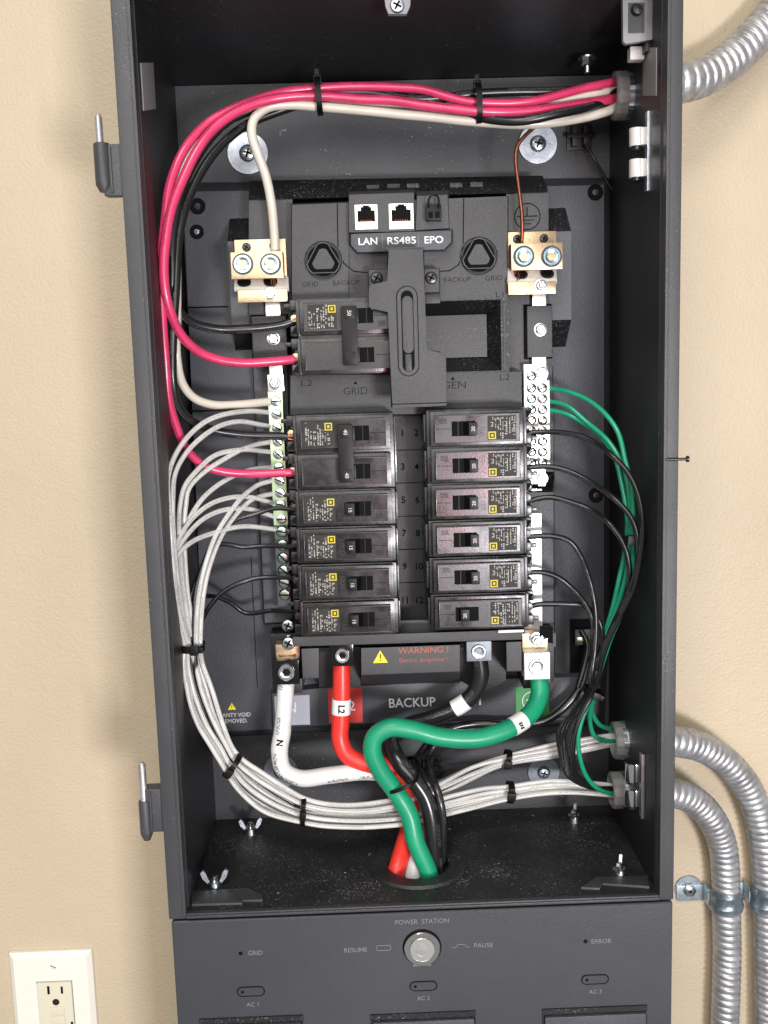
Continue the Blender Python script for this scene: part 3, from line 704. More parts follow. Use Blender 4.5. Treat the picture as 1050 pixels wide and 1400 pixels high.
# earth symbol above the right lug
c = at(721, 296, M0); ring(c, mm(17.5, M0), .0006, 'earth_symbol', 'print_dark', mod)
for a in ((707, 295, 735, 296.2), (712, 300.5, 730, 301.5), (716, 305.5, 726, 306.5), (720, 283, 721.2, 295)):
    x0, x1, z0, z1 = rect(*a, M0); MB().box(x0, x1, M0 - .0003, M0, z0, z1).build('earth_symbol', 'print_dark', mod)
# side shoulders with sloping ends, their shade painted in beside a paler front face
loft_px([(311, 330), (342, 329), (345, 443), (317, 444)], .104, [(314, 299), (343, 298), (346, 478), (322, 479)], YT, 'dusty_plastic', 'side_shoulder', b=0)
quad([(311, 330, .1035), (342, 329, .1035), (345, 443, .1035), (317, 444, .1035)], 'tray_plastic', 'shoulder_face')
loft_px([(748, 317), (781, 316), (781, 437), (748, 438)], .104, [(748, 285), (773, 284), (773, 474), (748, 475)], YT, 'dusty_plastic', 'side_shoulder', b=0)
quad([(748, 317, .1035), (781, 316, .1035), (781, 437, .1035), (748, 438, .1035)], 'tray_plastic', 'shoulder_face')
# lower left terminal column
loft_px([(345, 476), (392, 476), (400, 850), (362, 852)], .112, [(344, 474), (392, 474), (400, 852), (360, 854)], YT, 'tray_plastic', 'terminal_column')
loft_px([(716, 560), (757, 560), (757, 850), (716, 860)], .115, [(716, 560), (758, 560), (758, 850), (716, 860)], YT, 'tray_plastic', 'terminal_column')
# number strip between the two rows
x0, x1, z0, z1 = rect(541, 567, 583, 846, .117)
MB().box(x0, x1, .1175, YN, z0, z1, .0004).build('number_strip', 'unit_coat', mod)
ys = [567, 615, 660, 705.7, 751, 796.5, 843]
for i, yy in enumerate(ys[1:-1]):
    a = rect(541, yy - .5, 583, yy + .6, .117); MB().box(a[0], a[1], .1172, .119, a[2], a[3]).build('strip_groove', 'recess_black', mod)
for i in range(6):
    yc = (ys[i] + ys[i + 1]) / 2 + 1
    for k, px in ((0, 550), (1, 569)):
        text('embossed_lettering', str(2 * i + 1 + k), at(px + i * .8, yc, .1172), .0068, 'recess_black', mod, .0003, bold=.01)
# bottom ledge, front flange and warning plate
loft_px([(536, 849), (600, 847), (600, 868), (537, 870)], .085, [(536, 846), (600, 844), (600, 868), (537, 870)], .118, 'module_plastic', 'bottom_ledge')
YF = .062
loft_px([(400, 871), (714, 861), (713, 874.5), (402, 884)], YF, [(400, 868), (714, 858), (713, 874.5), (402, 884)], .118, 'module_plastic', 'front_flange')
loft_px([(412, 887), (436, 886), (436, 927), (414, 928)], YF, [(412, 887), (436, 886), (436, 928), (414, 929)], .10, 'module_plastic', 'flange_leg')
loft_px([(692, 878), (713, 877), (713, 917), (693, 918)], YF, [(692, 878), (713, 877), (713, 918), (693, 919)], .10, 'module_plastic', 'flange_leg')
loft_px([(436, 886), (493, 884), (493, 938), (436, 940)], .10, [(436, 886), (493, 884), (493, 938), (436, 940)], .118, 'black_plastic', 'recess_back')
loft_px([(629, 879), (692, 877), (692, 930), (680, 938), (642, 938), (629, 930)], .10, [(629, 879), (692, 877), (692, 930), (680, 938), (642, 938), (629, 930)], .118, 'black_plastic', 'recess_back')
loft_px([(493.5, 886), (629, 881.5), (629, 918), (494, 923)], .064, [(493.5, 884), (629, 879), (629, 933), (494, 936)], .110, 'module_plastic', 'warning_plate')
triangle(520, 898.5, 18, .0639, mod)
text('lettering', 'WARNING !', at(579, 889, .0639), .0062, 'warning_red', mod, .00015, width=mm(71, .064), bold=.012)
text('lettering', 'Electric dangerous !', at(579, 902, .0639), .0044, 'warning_red', mod, .00015, width=mm(68, .064))
x0, x1, z0, z1 = rect(681, 861, 716, 864.5, .060); t = MB().box(x0, x1, .0592, .0612, z0, z1, .0003).build('white_clip_edge', 'sleeve_white', mod)
quad([(740, 857, .085), (760, 866, .085), (760, 884, .085), (748, 890, .085)], 'black_plastic', 'side_bracket')
quad([(738, 856, .070), (756, 858, .085), (756, 880, .085), (738, 876, .080)], 'black_plastic', 'side_bracket')

# lever that locks the main breaker
YL = .044
lev = thing('interlock_lever', at(560, 450, YL), 'black sliding interlock lever with a long slot over the main breaker', 'interlock lever')
P_ = [(530, 341), (580, 340), (582, 480), (603, 480.5), (610, 487), (611, 555), (535, 558.5), (532, 425), (509, 424), (504, 419), (504, 392), (509, 387), (531, 386)]
A = [at(x, y, YL) for x, y in P_]; B = [Vector((p.x, YL + .010, p.z)) for p in A]
mb = MB(); mb.loft(A, B, b=.0008); mb.build('lever_plate', 'module_plastic', lev)
cc = at(557.5, 453, YL); hh = mm(60.5, YL); hw = mm(14.6, YL)
def vpill(cx, cz, y, hw, hh): return [Vector((cx + (p.z), y, cz + (p.x))) for p in pill(0, 0, 0, hh, hw)]
def vring(c, hw, hh, w_, y0, y1):
    A, B = vpill(c.x, c.z, y1, hw, hh), vpill(c.x, c.z, y1, hw - w_, hh - w_); A0 = vpill(c.x, c.z, y0, hw, hh); B0 = vpill(c.x, c.z, y0, hw - w_, hh - w_)
    n = len(A); V = A0 + A + B + B0; F = []
    for q in range(3):
        for i in range(n): j = (i + 1) % n; F.append([q * n + i, q * n + j, (q + 1) * n + j, (q + 1) * n + i])
    mb = MB(); mb.add(V, F); bmesh.ops.recalc_face_normals(mb.bm, faces=list(mb.bm.faces)); return mb
vring(cc, hw, hh, .0005, YL, YL - .00015).build('slot_groove', 'recess_black', lev)
vring(cc, hw - .0008, hh - .0008, .0022, YL, YL - .0008).build('slot_border', 'module_plastic', lev)
MB().loft(vpill(cc.x, cc.z, YL - .0001, hw - .0028, hh - .0028), vpill(cc.x, cc.z, YL + .0002, hw - .0028, hh - .0028)).build('slot_floor', 'recess_black', lev)
c2 = at(557.5, 444, YL); MB().loft(vpill(c2.x, c2.z, YL - .0012, hw - .0036, mm(38, YL)), vpill(c2.x, c2.z, YL, hw - .0034, mm(38.5, YL)), b=.0003).build('slider', 'module_plastic', lev)
c3 = at(559, 497, YL); MB().box(c3.x - .0022, c3.x + .0018, YL - .0006, YL + .0001, c3.z - .005, c3.z + .006, .0003).build('slot_step', 'black_plastic', lev)
x0, x1, z0, z1 = rect(536, 551, 611, 552.2, YL); MB().box(x0, x1, YL - .0002, YL + .0004, z0, z1).build('edge_groove', 'recess_black', lev)
x0, x1, z0, z1 = rect(528, 337, 581, 342.5, YL); MB().box(x0, x1, YL + .004, YL + .016, z0, z1, .0006).build('lever_top', 'module_plastic', lev)
MB().box(*rect(531, 345, 580, 365, YL)[:2], YL + .010, M1, *rect(531, 345, 580, 365, YL)[2:]).build('lever_stem', 'black_plastic', lev)
for px, py, a in ((515, 380, (503, 367, 531, 402)), (589.5, 380, (578, 366, 602, 401))):
    x0, x1, z0, z1 = rect(*a, M1 - .012)
    MB().box(x0, x1, M1 - .012, M1 + .001, z0, z1, .002, 3).build('screw_tab', 'module_plastic', lev)
    slot_screw('tab_screw', at(px, py, M1 - .012), .0040, lev, 'dark_screw', h=.0018, cross=True, ang=.5)
    x0, x1, z0, z1 = rect(a[0], a[3] - 2, a[2], a[3] + 14, M1 - .006); MB().box(x0, x1, M1 - .006, M1 + .001, z0, z1, .001).build('tab_foot', 'black_plastic', lev)

# ================================================================== BREAKERS
def print_marks(x0, x1, z0, z1, seed, parent, avoid=None):
    rnd = random.Random(seed); mb = MB(); x = x0
    cols = [(x0 + .0003, .0013), (x0 + .0020, .0008), (x0 + .0036, .0009), (x0 + .0056, .0018), (x0 + .0082, .0011), (x0 + .0098, .0009), (x0 + .0112, .0014), (x0 + .0131, .0010), (x0 + .0149, .0018)]
    for cx, wd in cols:
        if cx + wd > x1: break
        z = z0 + rnd.random() * .0014; zend = z1 - rnd.random() * .006 * (rnd.random() > .3)
        while z < zend:
            L = rnd.choice((.0004, .0006, .0009, .0013)); 
            if not (avoid and cx + wd > avoid[0] and z + L > avoid[1]) and rnd.random() > .18:
                for q in range(2 if wd > .0009 and rnd.random() > .5 else 1):
                    xa = cx + (wd * .55 * q); ww = wd * (.4 if wd > .0009 else .8) * rnd.uniform(.6, 1)
                    mb.box(xa, xa + ww, -.00028, -.0001, z, z + L * .8)
            z += L + .00022
            if rnd.random() > .9: z += .0012
    return mb.build('fine_print', 'print_white', parent)
def face_unit(root, zc, seed, label=True, amp='15'):
    mb = MB(); mb.box(-.0310, .0312, .003, .008, zc - .0116, zc + .0116, .0008); mb.build('mid_body', 'breaker_plastic', root)
    sl = (.0015, .0172, zc - .0049, zc + .0049)
    o = MB().frame((-.0282, .0284, zc - .0093, zc + .0093), sl, 0, .0032, floor_in=sl); bmesh.ops.recalc_face_normals(o.bm, faces=list(o.bm.faces)); o = o.build('face_plate', 'breaker_face', root)
    mb = MB(); mb.box(sl[0] + .00005, sl[1] - .00005, .0006, .0031, sl[2] + .00005, sl[3] - .00005); mb.build('slot_floor', 'recess_black', o)
    # thin raised border and seam of the face
    mb = MB(); e = .0005
    for a in ((-.0282, .0284, zc + .0088, zc + .0093), (-.0282, .0284, zc - .0093, zc - .0088), (-.0282, -.0277, zc - .0088, zc + .0088), (.0279, .0284, zc - .0088, zc + .0088)):
        mb.box(a[0], a[1], -.0004, .0004, a[2], a[3], .00015)
    mb.build('face_border', 'breaker_plastic', o)
    MB().box(.0176, .0279, -.0001, .0003, zc - .0002, zc + .0001).build('face_seam', 'recess_black', o)
    mb = MB()
    for k in range(1): mb.box(.0126 + k * .0024, .0132 + k * .0024, .0002, .0028, sl[2] + .0001, sl[3] - .0001)
    mb.build('slot_ridges', 'toggle_plastic', o)
    if label:
        f = MB().box(-.0256, -.0066, -.0001, .0005, zc - .0080, zc + .0080); f = f.build('printed_label', 'label_film', o)
        print_marks(-.0252, -.0068, zc - .0076, zc + .0078, seed, f, avoid=(-.0120, zc + .0018))
        lx, lz = -.0096, zc + .0049
        lg = MB()
        for a in ((-.0025, .0025, .0017, .0025), (-.0025, .0025, -.0025, -.0017), (-.0025, -.0017, -.0017, .0017), (.0017, .0025, -.0017, .0017), (-.0008, .0008, -.0009, .0009)):
            lg.box(lx + a[0], lx + a[1], -.0004, 0, lz + a[2], lz + a[3])
        lg.build('yellow_logo', 'logo_yellow', f)
        mb = MB()
        for k in range(5): mb.box(-.0045, -.0018, -.00015, .0003, zc - .006 + k * .0026, zc - .0055 + k * .0026)
        mb.box(-.0046, -.0042, -.00015, .0003, zc - .0062, zc + .0056); mb.build('embossed_lines', 'breaker_plastic', o)
        mb = MB()
        for k in range(4): mb.box(.0202, .0252, -.00012, .0002, zc - .0068 + k * .0009, zc - .0064 + k * .0009)
        mb.build('embossed_lines', 'toggle_plastic', o)
    return sl
def toggle(root, zc, on=True, amp='15'):
    s = 0.0 if on else .0078
    zc_ = zc
    A = [Vector((x + s, -.0048, z)) for x, z in ((.0004, zc - .0042), (.0062, zc - .0042), (.0062, zc + .0042), (.0004, zc + .0042))]
    B = [Vector((x + s * .6, .0029, z)) for x, z in ((.0030, zc - .0047), (.0108, zc - .0047), (.0108, zc + .0047), (.0030, zc + .0047))]
    o = MB().loft(A, B, b=.0006).build('toggle', 'toggle_plastic', root)
    text('lettering', amp, (.0033 + s, -.00485, zc), .0034, 'print_white', o, .00008, rz=R(90), bold=.01)
    return o
def terminal(root, zc, brass=True):
    mb = MB()
    mb.box(-.0335, -.0310, .0060, .030, zc - .0118, zc + .0118, .0008)
    mb.box(-.0378, -.0330, .0120, .050, zc - .0120, zc - .0052, .0008)
    mb.box(-.0378, -.0330, .0120, .050, zc + .0052, zc + .0120, .0008)
    mb.box(-.0362, -.0330, .0230, .050, zc - .0060, zc + .0060, .0006)
    mb.box(-.0420, -.0375, .0160, .020, zc + .0070, zc + .0098, .0005)
    # sloping clip
    A = [Vector(p) for p in ((-.0372, .010, zc - .0100), (-.0330, .008, zc - .0104), (-.0330, .008, zc - .0052), (-.0350, .009, zc - .0062))]
    mb.loft(A, [v + Vector((-.001, .010, 0)) for v in A])
    t_ = mb.build('terminal_shroud', 'breaker_plastic', root)
    MB().lathe((-.0352, .0175, zc), (0, -1, 0), [(.0029, -.004), (.0029, .0012), (.0024, .0020), (.0001, .0022)], 18).build('terminal_screw', 'bronze_plate' if brass else 'dark_screw', root)
def make_breaker(poles, amp, seed, labels):
    root = thing('circuit_breaker', (0, 0, 0), 'x', 'circuit breaker')
    zs = [0] if poles == 1 else [.0127, -.0127]
    hz = .0124 if poles == 1 else .0251
    mb = MB(); mb.box(-.0328, .0335, .0078, .063, -hz, hz, .0010); mb.build('case', 'breaker_plastic', root)
    mb = MB(); mb.box(.0334, .0352, .012, .050, -hz + .003, hz - .003, .0006); mb.build('rear_clip', 'breaker_plastic', root)
    for k, zc in enumerate(zs):
        sl = face_unit(root, zc, seed + k, label=(k == 0), amp=amp); terminal(root, zc, brass=poles == 2)
        if poles == 2:
            MB().box(-.0030, .0078, -.0030, .0029, zc - .0047, zc + .0047, .0008).build('toggle', 'toggle_plastic', root)
    if poles == 2:
        MB().box(-.0036, .0064, -.0088, -.0022, -.0190, .0190, .0009).build('handle_tie', 'toggle_plastic', root)
        for zc in (.0142, -.0142):
            o = MB().box(-.0020, .0050, -.0094, -.0080, zc - .0036, zc + .0036, .0004).build('tie_pad', 'toggle_plastic', root)
            if not (amp == '50' and zc < 0): text('lettering', amp, (.0016, -.0095, zc), .0036, 'print_white', o, .0001, rz=R(90), bold=.012)
    else: toggle(root, 0, True, amp)
    return root
YK = .055
proto = make_breaker(1, '15', 11, True)
rows_L = [(472, 696, 'first single black breaker under the two-pole one, left column'), (473, 747, 'second single black breaker below the 40 amp one, left column'),
          (475, 798, 'third single black breaker below the 40 amp one, left column'), (477.5, 847.5, 'lowest black breaker in the left column, above the white cable lug')]
rnd = random.Random(4)
for i, (px, py, lb) in enumerate(rows_L):
    o = proto if i == 0 else copy_tree(proto)
    o.location = at(px, py, YK); o.rotation_euler = (rnd.uniform(-.006, .006), R(0.2), rnd.uniform(-.01, .01))
    o['label'] = lb; o['group'] = 'single breakers in the left column'
protoR = make_breaker(1, '20', 47, True)
protoOff = make_breaker(1, '20', 61, True)
for ch in list(protoOff.children):
    if ch.name.startswith('toggle'):
        for g in list(ch.children): bpy.data.objects.remove(g)
        bpy.data.objects.remove(ch)
toggle(protoOff, 0, False, '20')
rows_R = [(653, 585.5, 'topmost breaker of the right column, below the empty bay'), (654, 636, 'second breaker from the top of the right column'),
          (654, 686.5, 'third breaker from the top of the right column, washed with a pink reflection'), (655, 737.5, 'fourth breaker from the top of the right column'),
          (656, 788.5, 'fifth breaker from the top of the right column'), (657.5, 839, 'lowest breaker of the right column, its toggle switched the other way')]
for i, (px, py, lb) in enumerate(rows_R):
    o = protoR if i == 0 else (protoOff if i == 5 else copy_tree(protoR))
    o.location = at(px, py, YK); o.rotation_euler = (rnd.uniform(-.006, .006), math.pi + R(0.2), rnd.uniform(-.012, .012))
    o['label'] = lb; o['group'] = 'breakers in the right column'
d40 = make_breaker(2, '40', 83, True); d40.location = at(470, 619, YK); d40['label'] = 'two-pole 40 amp breaker at the top of the left column'; d40['group'] = 'two-pole breakers'
d50 = make_breaker(2, '50', 97, True); d50.location = at(475, 459, YK + .004); d50['label'] = 'two-pole 50 amp main breaker left of the interlock lever'; d50['group'] = 'two-pole breakers'

# ================================================================== LUGS AND BARS
def copper_strands(c, n, r, L, d, parent, seed=1):
    rd = random.Random(seed); mb = MB(); d = Vector(d).normalized()
    for k in range(n):
        o_ = Vector((rd.uniform(-1, 1), rd.uniform(-1, 1), rd.uniform(-1, 1))) * r; e = d * L + Vector((rd.uniform(-1, 1), rd.uniform(-1, 1), rd.uniform(-1, 1))) * r * .8
        mb.sweep([c + o_, c + o_ + e * .5, c + o_ + e], lambda l, a: .00045, 6)
    return mb.build('copper_strands', 'copper', parent)
def big_lug(kx, side, label, grp):
    # kx: dict of pixel boxes
    Yb_ = .098; Yf_ = .076
    t = thing('terminal_lug', at((kx['front'][0] + kx['front'][2]) / 2, kx['front'][3], Yb_), label, 'terminal lug', grp)
    x0, x1, z0, z1 = rect(*kx['back'], Yb_)
    MB().box(x0, x1, Yb_ - .002, Yb_, z0 - .02, z1, .0004).build('back_plate', 'bronze_plate', t)
    a = rect(*kx['front'], Yf_); MB().box(a[0], a[1], Yf_, Yf_ + .013, a[2], a[3], .0006).build('lug_block', 'bronze_plate', t)
    # sloped silver web under the block
    q0, q1, q2, q3 = kx['silver']
    V = [at(q0, q1 - 3, .0895), at(q2, q1 - 3, .0895), at(q2 + 1, q3 - 2, .0795), at(q0 - 1, q3 - 2, .0795)]
    mb = MB(); mb.loft(V, [v + Vector((0, .0015, -.0015)) for v in V], capB=True)
    web = mb.build('lug_web', 'lug_silver', t)
    for wx in kx['wells']:
        p = (V[0] + V[3]) / 2; p = Vector((at(wx, q1 + 5, .085).x, p.y - .0004, p.z)); nn = (V[1] - V[0]).cross(V[3] - V[0]).normalized()
        if nn.y > 0: nn = -nn
        MB().lathe(p, nn, [(.0046, -.0005), (.0046, .0003), (.0001, .0004)], 26).build('cable_well', 'mirror_black', web)
    c_ = rect(*kx['foot'], .0785); MB().box(c_[0], c_[1], .0785, .0815, c_[2], c_[3], .0004).build('foot_plate', 'bronze_plate', t)
    for px, py in kx['screws']: socket_screw('set_screw', at(px, py, Yf_), mm(12.3, Yf_), t, 'zinc_blue', h=.0018)
    for px, py in kx['screws']: MB().lathe(at(px, py, Yf_), (0, -1, 0), [(mm(14.3, Yf_), -.0002), (mm(14.3, Yf_), .0002), (mm(12, Yf_), .0002)], 30).build('screw_bore', 'dark_screw', t)
    hex_nut('foot_nut', at(*kx['nut'], .0785), .0034, t)
    for px, py in kx['pins']: slot_screw('plate_screw', at(px, py, Yb_ - .002), .0030, t, 'dark_screw', h=.0012, cross=True)
    return t
LL = big_lug(dict(back=(321, 327.5, 391, 347), front=(315.5, 344, 387, 381), silver=(321, 381, 394, 397), foot=(325, 396, 393, 413), screws=((332, 361), (370, 361)), nut=(370, 402), pins=((337, 338), (374, 336)), wells=(334, 370)), 1,
             'large bronze two-screw lug at upper left holding the beige cable', 'bronze two-screw lugs')
RR = big_lug(dict(back=(694, 317, 760, 333), front=(699, 332, 769.5, 368.5), silver=(694.6, 369, 760.6, 387), foot=(695, 385, 760, 402), screws=((716, 350.6), (754, 350.6)), nut=(739, 390.5), pins=((707, 327), (743.5, 326)), wells=(712, 748)), -1,
             'large bronze two-screw lug at upper right holding the bare copper wire', 'bronze two-screw lugs')
copper_strands(at(373, 383, .083), 9, .0022, .006, (0, -.1, -1), LL, 3)
copper_strands(at(709, 372, .083), 6, .0018, .006, (-.3, -.1, -1), RR, 5)

# insulating blocks with a nut
def insulator(a, nut, tabs, label):
    Y = .092; x0, x1, z0, z1 = rect(*a, Y)
    t = thing('insulator_block', Vector(((x0 + x1) / 2, Y + .01, z0)), label, 'insulator', 'black insulator blocks')
    MB().box(x0, x1, Y, Y + .014, z0, z1, .0007).build('block', 'module_plastic', t)
    MB().box(x0 - .0012, x1 + .0012, Y + .006, YT, z0 - .0012, z1 + .0012, .0004).build('block_seat', 'recess_black', t)
    hex_nut('nut', at(*nut, Y), .0035, t)
    for q in tabs:
        b_ = rect(*q, Y + .002); MB().box(b_[0], b_[1], Y + .0022, Y + .0040, b_[2], b_[3], .0003).build('metal_tab', 'tin_plate', t)
insulator((721, 418, 755, 488.5), (738.5, 450.5), ((728, 402, 746.5, 419), (727.6, 487, 746.7, 503)), 'black insulator block with a nut under the upper right lug')
insulator((345, 432, 392, 497), (374, 463), ((363, 412, 383, 433), (368, 496, 386, 514)), 'black insulator block with a nut under the upper left lug')

# neutral bar on the left
YNB = .092
nb = thing('neutral_bar', at(380, 850, YNB), 'long pale green neutral terminal bar left of the breakers', 'terminal bar')
x0, x1, z0, z1 = rect(366, 512, 388, 535, YNB - .0015); MB().box(x0, x1, YNB - .0015, YNB + .001, z0, z1, .0004).build('end_plate', 'tin_plate', nb)
hex_nut('end_nut', at(376.5, 523, YNB - .0015), .0040, nb)
xa, xb, za, _ = rect(367, 535, 388, 730, YNB); zt = at(377, 535, YNB).z; zb = at(388, 838, YNB).z; xm = (xa + xb) / 2
zmid = at(383, 718, YNB).z
MB().box(at(377, 560, YNB).x - .0050, at(377, 560, YNB).x + .0050, YNB, YNB + .010, zmid, zt, .0004).build('bar_body', 'bar_green', nb)
MB().box(at(377, 560, YNB).x - .0048, at(377, 560, YNB).x + .0046, YNB + .0012, YNB + .010, zb, zmid, .0004).build('bar_body', 'tray_plastic', nb)
sy = [548.6, 566.7, 584.8, 603.8, 621, 639, 657, 674, 690, 709.5, 726.7, 745, 763, 780, 797, 813]
for i, y in enumerate(sy):
    px = 377 + (y - 549) * .0475
    slot_screw('terminal_screw', at(px, y, YNB), .0036 if i < 10 else .0040, nb, 'zinc' if i < 10 else 'zinc_green', h=.0016, ang=rnd.uniform(-.3, .9))
slot_screw('terminal_screw', at(393.5, 855, YNB - .004), .0046, nb, 'zinc', h=.002, cross=True)
# ground bars on the right
gb = thing('ground_bar', at(733, 650, YNB), 'pale double-row ground terminal bar right of the breakers', 'terminal bar')
YG = .092
x0, x1, z0, z1 = rect(717, 498, 735, 662, YG); MB().box(x0, x1, YG, YG + .010, z0, z1, .0004).build('bar_row', 'tin_plate', gb)
x2, x3, z2, z3 = rect(735, 520, 752, 636, YG); MB().box(x1 + .0002, x3, YG + .0004, YG + .010, z2, z3, .0004).build('bar_row', 'tin_plate', gb)
x4, x5, z4, z5 = rect(733, 502, 748, 521, YG); MB().box(x1 + .0002, x5, YG + .002, YG + .004, z4, z5 + .001, .0003).build('bar_tongue', 'tin_plate', gb)
x4, x5, z4, z5 = rect(733, 638, 746, 665, YG); MB().box(x1 + .0002, x5, YG + .001, YG + .004, z4, z5, .0003).build('bar_tongue', 'tin_plate', gb)
hex_nut('bar_nut', at(739.5, 509.5, YG + .002), .0040, gb); hex_nut('bar_nut', at(740.5, 654, YG + .001), .0036, gb)
gy = [514, 530.5, 545.2, 560, 574.5, 589, 603.5, 618, 632.5]
for i, y in enumerate(gy):
    slot_screw('terminal_screw', at(726.3 + (y - 514) * .006, y, YG), .0034, gb, 'zinc', h=.0010, ang=rnd.uniform(-1.2, -.2))
    if i: slot_screw('terminal_screw', at(741.3 + (y - 514) * .006, y, YG + .0004), .0034, gb, 'zinc', h=.0010, ang=rnd.uniform(-1.2, -.2))
g2 = thing('ground_bar', at(729, 862, YG), 'shorter plain silver-white bar beside the lower right breakers', 'terminal bar')
x0, x1, z0, z1 = rect(716, 702, 741, 862, YG); MB().box(x0, x1, YG, YG + .008, z0, z1, .0004).build('bar_body', 'lug_silver', g2)
c = at(743, 710, YT - .002); MB().box(c.x - .001, c.x + .003, YT - .006, YT, c.z - .006, c.z + .003, .0005).build('bar_clip', 'black_plastic', g2)
mb, _ = tube_mesh([(741, 664, .11), (748, 655, .11), (757, 648, .112), (757, 660, .113)], .0008, 8); mb.build('spring_clip', 'black_plastic', g2)
q_ = quad([(741, 645, .1145), (757, 645, .1145), (756, 673, .1145), (722, 673, .1145)], 'recess_black', 'bar_window')
x0, x1, z0, z1 = rect(725, 668, 741, 671, .112); MB().box(x0, x1, .111, .114, z0, z1, .0003).build('window_bar', 'chrome', mod)

# bottom lugs
def lug(front, screw, r, mblock, label, Y=.068, extra=None, strands=True, h=.0018):
    x0, x1, z0, z1 = rect(*front, Y); t = thing('cable_lug', Vector(((x0 + x1) / 2, Y + .008, z0)), label, 'cable lug', 'cable lugs along the bottom')
    MB().box(x0, x1, Y, Y + .018, z0, z1, .0006).build('lug_block', mblock, t)
    socket_screw('set_screw', at(*screw, Y), mm(r, Y), t, 'zinc', h=h)
    return t
tN = lug((373, 903, 409, 936), (391.5, 919), 12, 'mirror_black', 'dark shiny lug at the bottom left clamping the thick white cable')
x0, x1, z0, z1 = rect(377, 881, 410, 904, .080); MB().box(x0, x1, .080, .092, z0 - .001, z1, .0005).build('copper_bridge', 'bronze_plate', tN)
MB().lathe(at(393, 897, .080), (0, -1, 0.3), [(.0062, -.001), (.0058, .0006), (.0050, .0003), (.0001, .0002)], 28).build('bridge_hole', 'copper_old', tN)
slot_screw('bridge_screw', at(394.5, 879, .076), .0048, tN, 'zinc', h=.0025, cross=True)
tL2 = lug((451, 881, 483, 911), (468, 896), 10.5, 'mirror_black', 'dark shiny lug clamping the red cable')
tL1 = lug((638, 877, 672, 904), (654.5, 890.5), 10.5, 'washer_dull', 'steel lug clamping the thick black cable right of the warning plate')
tPE = lug((717, 893, 752, 929), (734, 911), 12, 'lug_silver', 'bright silver lug at the bottom right clamping the thick green cable')
x0, x1, z0, z1 = rect(714, 866, 749, 894, .080); MB().box(x0, x1, .080, .090, z0 - .001, z1, .0005).build('copper_bridge', 'bronze_plate', tPE)
hex_nut('bridge_nut', at(733.5, 873.5, .078), .0038, tPE)
MB().lathe(at(733, 890, .080), (0, -1, 0.3), [(.0062, -.001), (.0058, .0006), (.0050, .0003), (.0001, .0002)], 28).build('bridge_hole', 'copper_old', tPE)
for a in ((373, 925, 414, 945), (714, 925, 752, 938)):
    x0, x1, z0, z1 = rect(*a, .095); MB().box(x0, x1, .090, .118, z0, z1, .001).build('lug_bed', 'black_plastic', mod)
x0, x1, z0, z1 = rect(371, 866, 414, 940, .098); MB().box(x0, x1, .098, .118, z0, z1, .001).build('lug_bed', 'black_plastic', mod)
x0, x1, z0, z1 = rect(712, 862, 758, 934, .098); MB().box(x0, x1, .098, .118, z0, z1, .001).build('lug_bed', 'black_plastic', mod)

# ================================================================== THICK CABLES
def sleeve(P, t0, t1, r, parent, txt=None, rot=0, m='sleeve_white', name='marker_sleeve'):
    n = len(P); seg_ = P[int(n * t0):int(n * t1) + 1]
    mb = MB(); mb.sweep(seg_, lambda L, a: r, 20); o = mb.build(name, m, parent)
    if txt:
        mid = seg_[len(seg_) // 2]; d = (seg_[-1] - seg_[0]).normalized(); ang = math.atan2(-d.z, d.x)
        text('lettering', txt, mid + Vector((0, -r - .0001, 0)), .0062, 'print_dark', o, .0002, rz=ang + rot, bold=.03)
    return o
def cable(name, pts, r, m, label, sl=None, group='thick feed cables'):
    mb, P = tube_mesh(pts, r, 22); o = mb.build(name, m); tag(o, label, 'cable', group)
    return o, P
HY = HC.y
hb = lambda x, y, z: None
def to_hole(x, y, Y): return (x, y, Y)
oR, PR = cable('power_cable', [(467, 908, .078), (467, 950, .076), (466, 985, .075), (465, 1010, .074), (474, 1031, .072), (497, 1044, .069), (525, 1046, .069), (548, 1056, .073), (563, 1080, .078), (564, 1115, .078), (554, 1150, .066), (542, 1190, .051), (532, 1225, .050)],
            .0063, 'cable_red', 'thick red cable from its lug into the floor opening')
sleeve(PR, .125, .175, .0067, oR, 'L2', rot=0)
oN, PN = cable('power_cable', [(391, 933, .076), (389, 965, .075), (386, 1000, .073), (382, 1028, .071), (388, 1053, .070), (410, 1064, .069), (450, 1060, .069), (500, 1055, .070), (535, 1060, .076), (562, 1085, .086), (577, 1118, .086), (574, 1155, .070), (566, 1192, .052), (560, 1225, .051)],
            .0060, 'cable_white', 'thick white cable from the bottom left lug into the floor opening')
sleeve(PN, .135, .195, .0062, oN, 'N', rot=R(180), m='cable_white')
oB, PB = cable('power_cable', [(655, 900, .078), (657, 925, .078), (648, 948, .079), (625, 967, .080), (590, 982, .082), (558, 992, .084), (535, 1012, .074), (545, 1040, .062), (564, 1064, .057), (581, 1089, .055), (589, 1115, .053), (592, 1140, .052), (594, 1165, .052), (596, 1195, .053), (597, 1225, .054)],
            .0060, 'cable_black', 'thick black cable from the steel lug into the floor opening')
sleeve(PB, .165, .205, .0063, oB)
oG, PG = cable('power_cable', [(736, 926, .078), (738, 948, .074), (728, 972, .066), (700, 994, .056), (655, 1009, .050), (605, 1008, .048), (560, 997, .047), (532, 995, .047), (513, 1007, .047), (509, 1026, .047), (520, 1053, .048), (543, 1085, .050), (560, 1115, .048), (568, 1150, .045), (585, 1190, .044), (594, 1222, .044)],
            .0064, 'cable_green', 'thick green earth cable looping over the others into the floor opening')
sleeve(PG, .135, .172, .0067, oG, 'PE', rot=R(180))
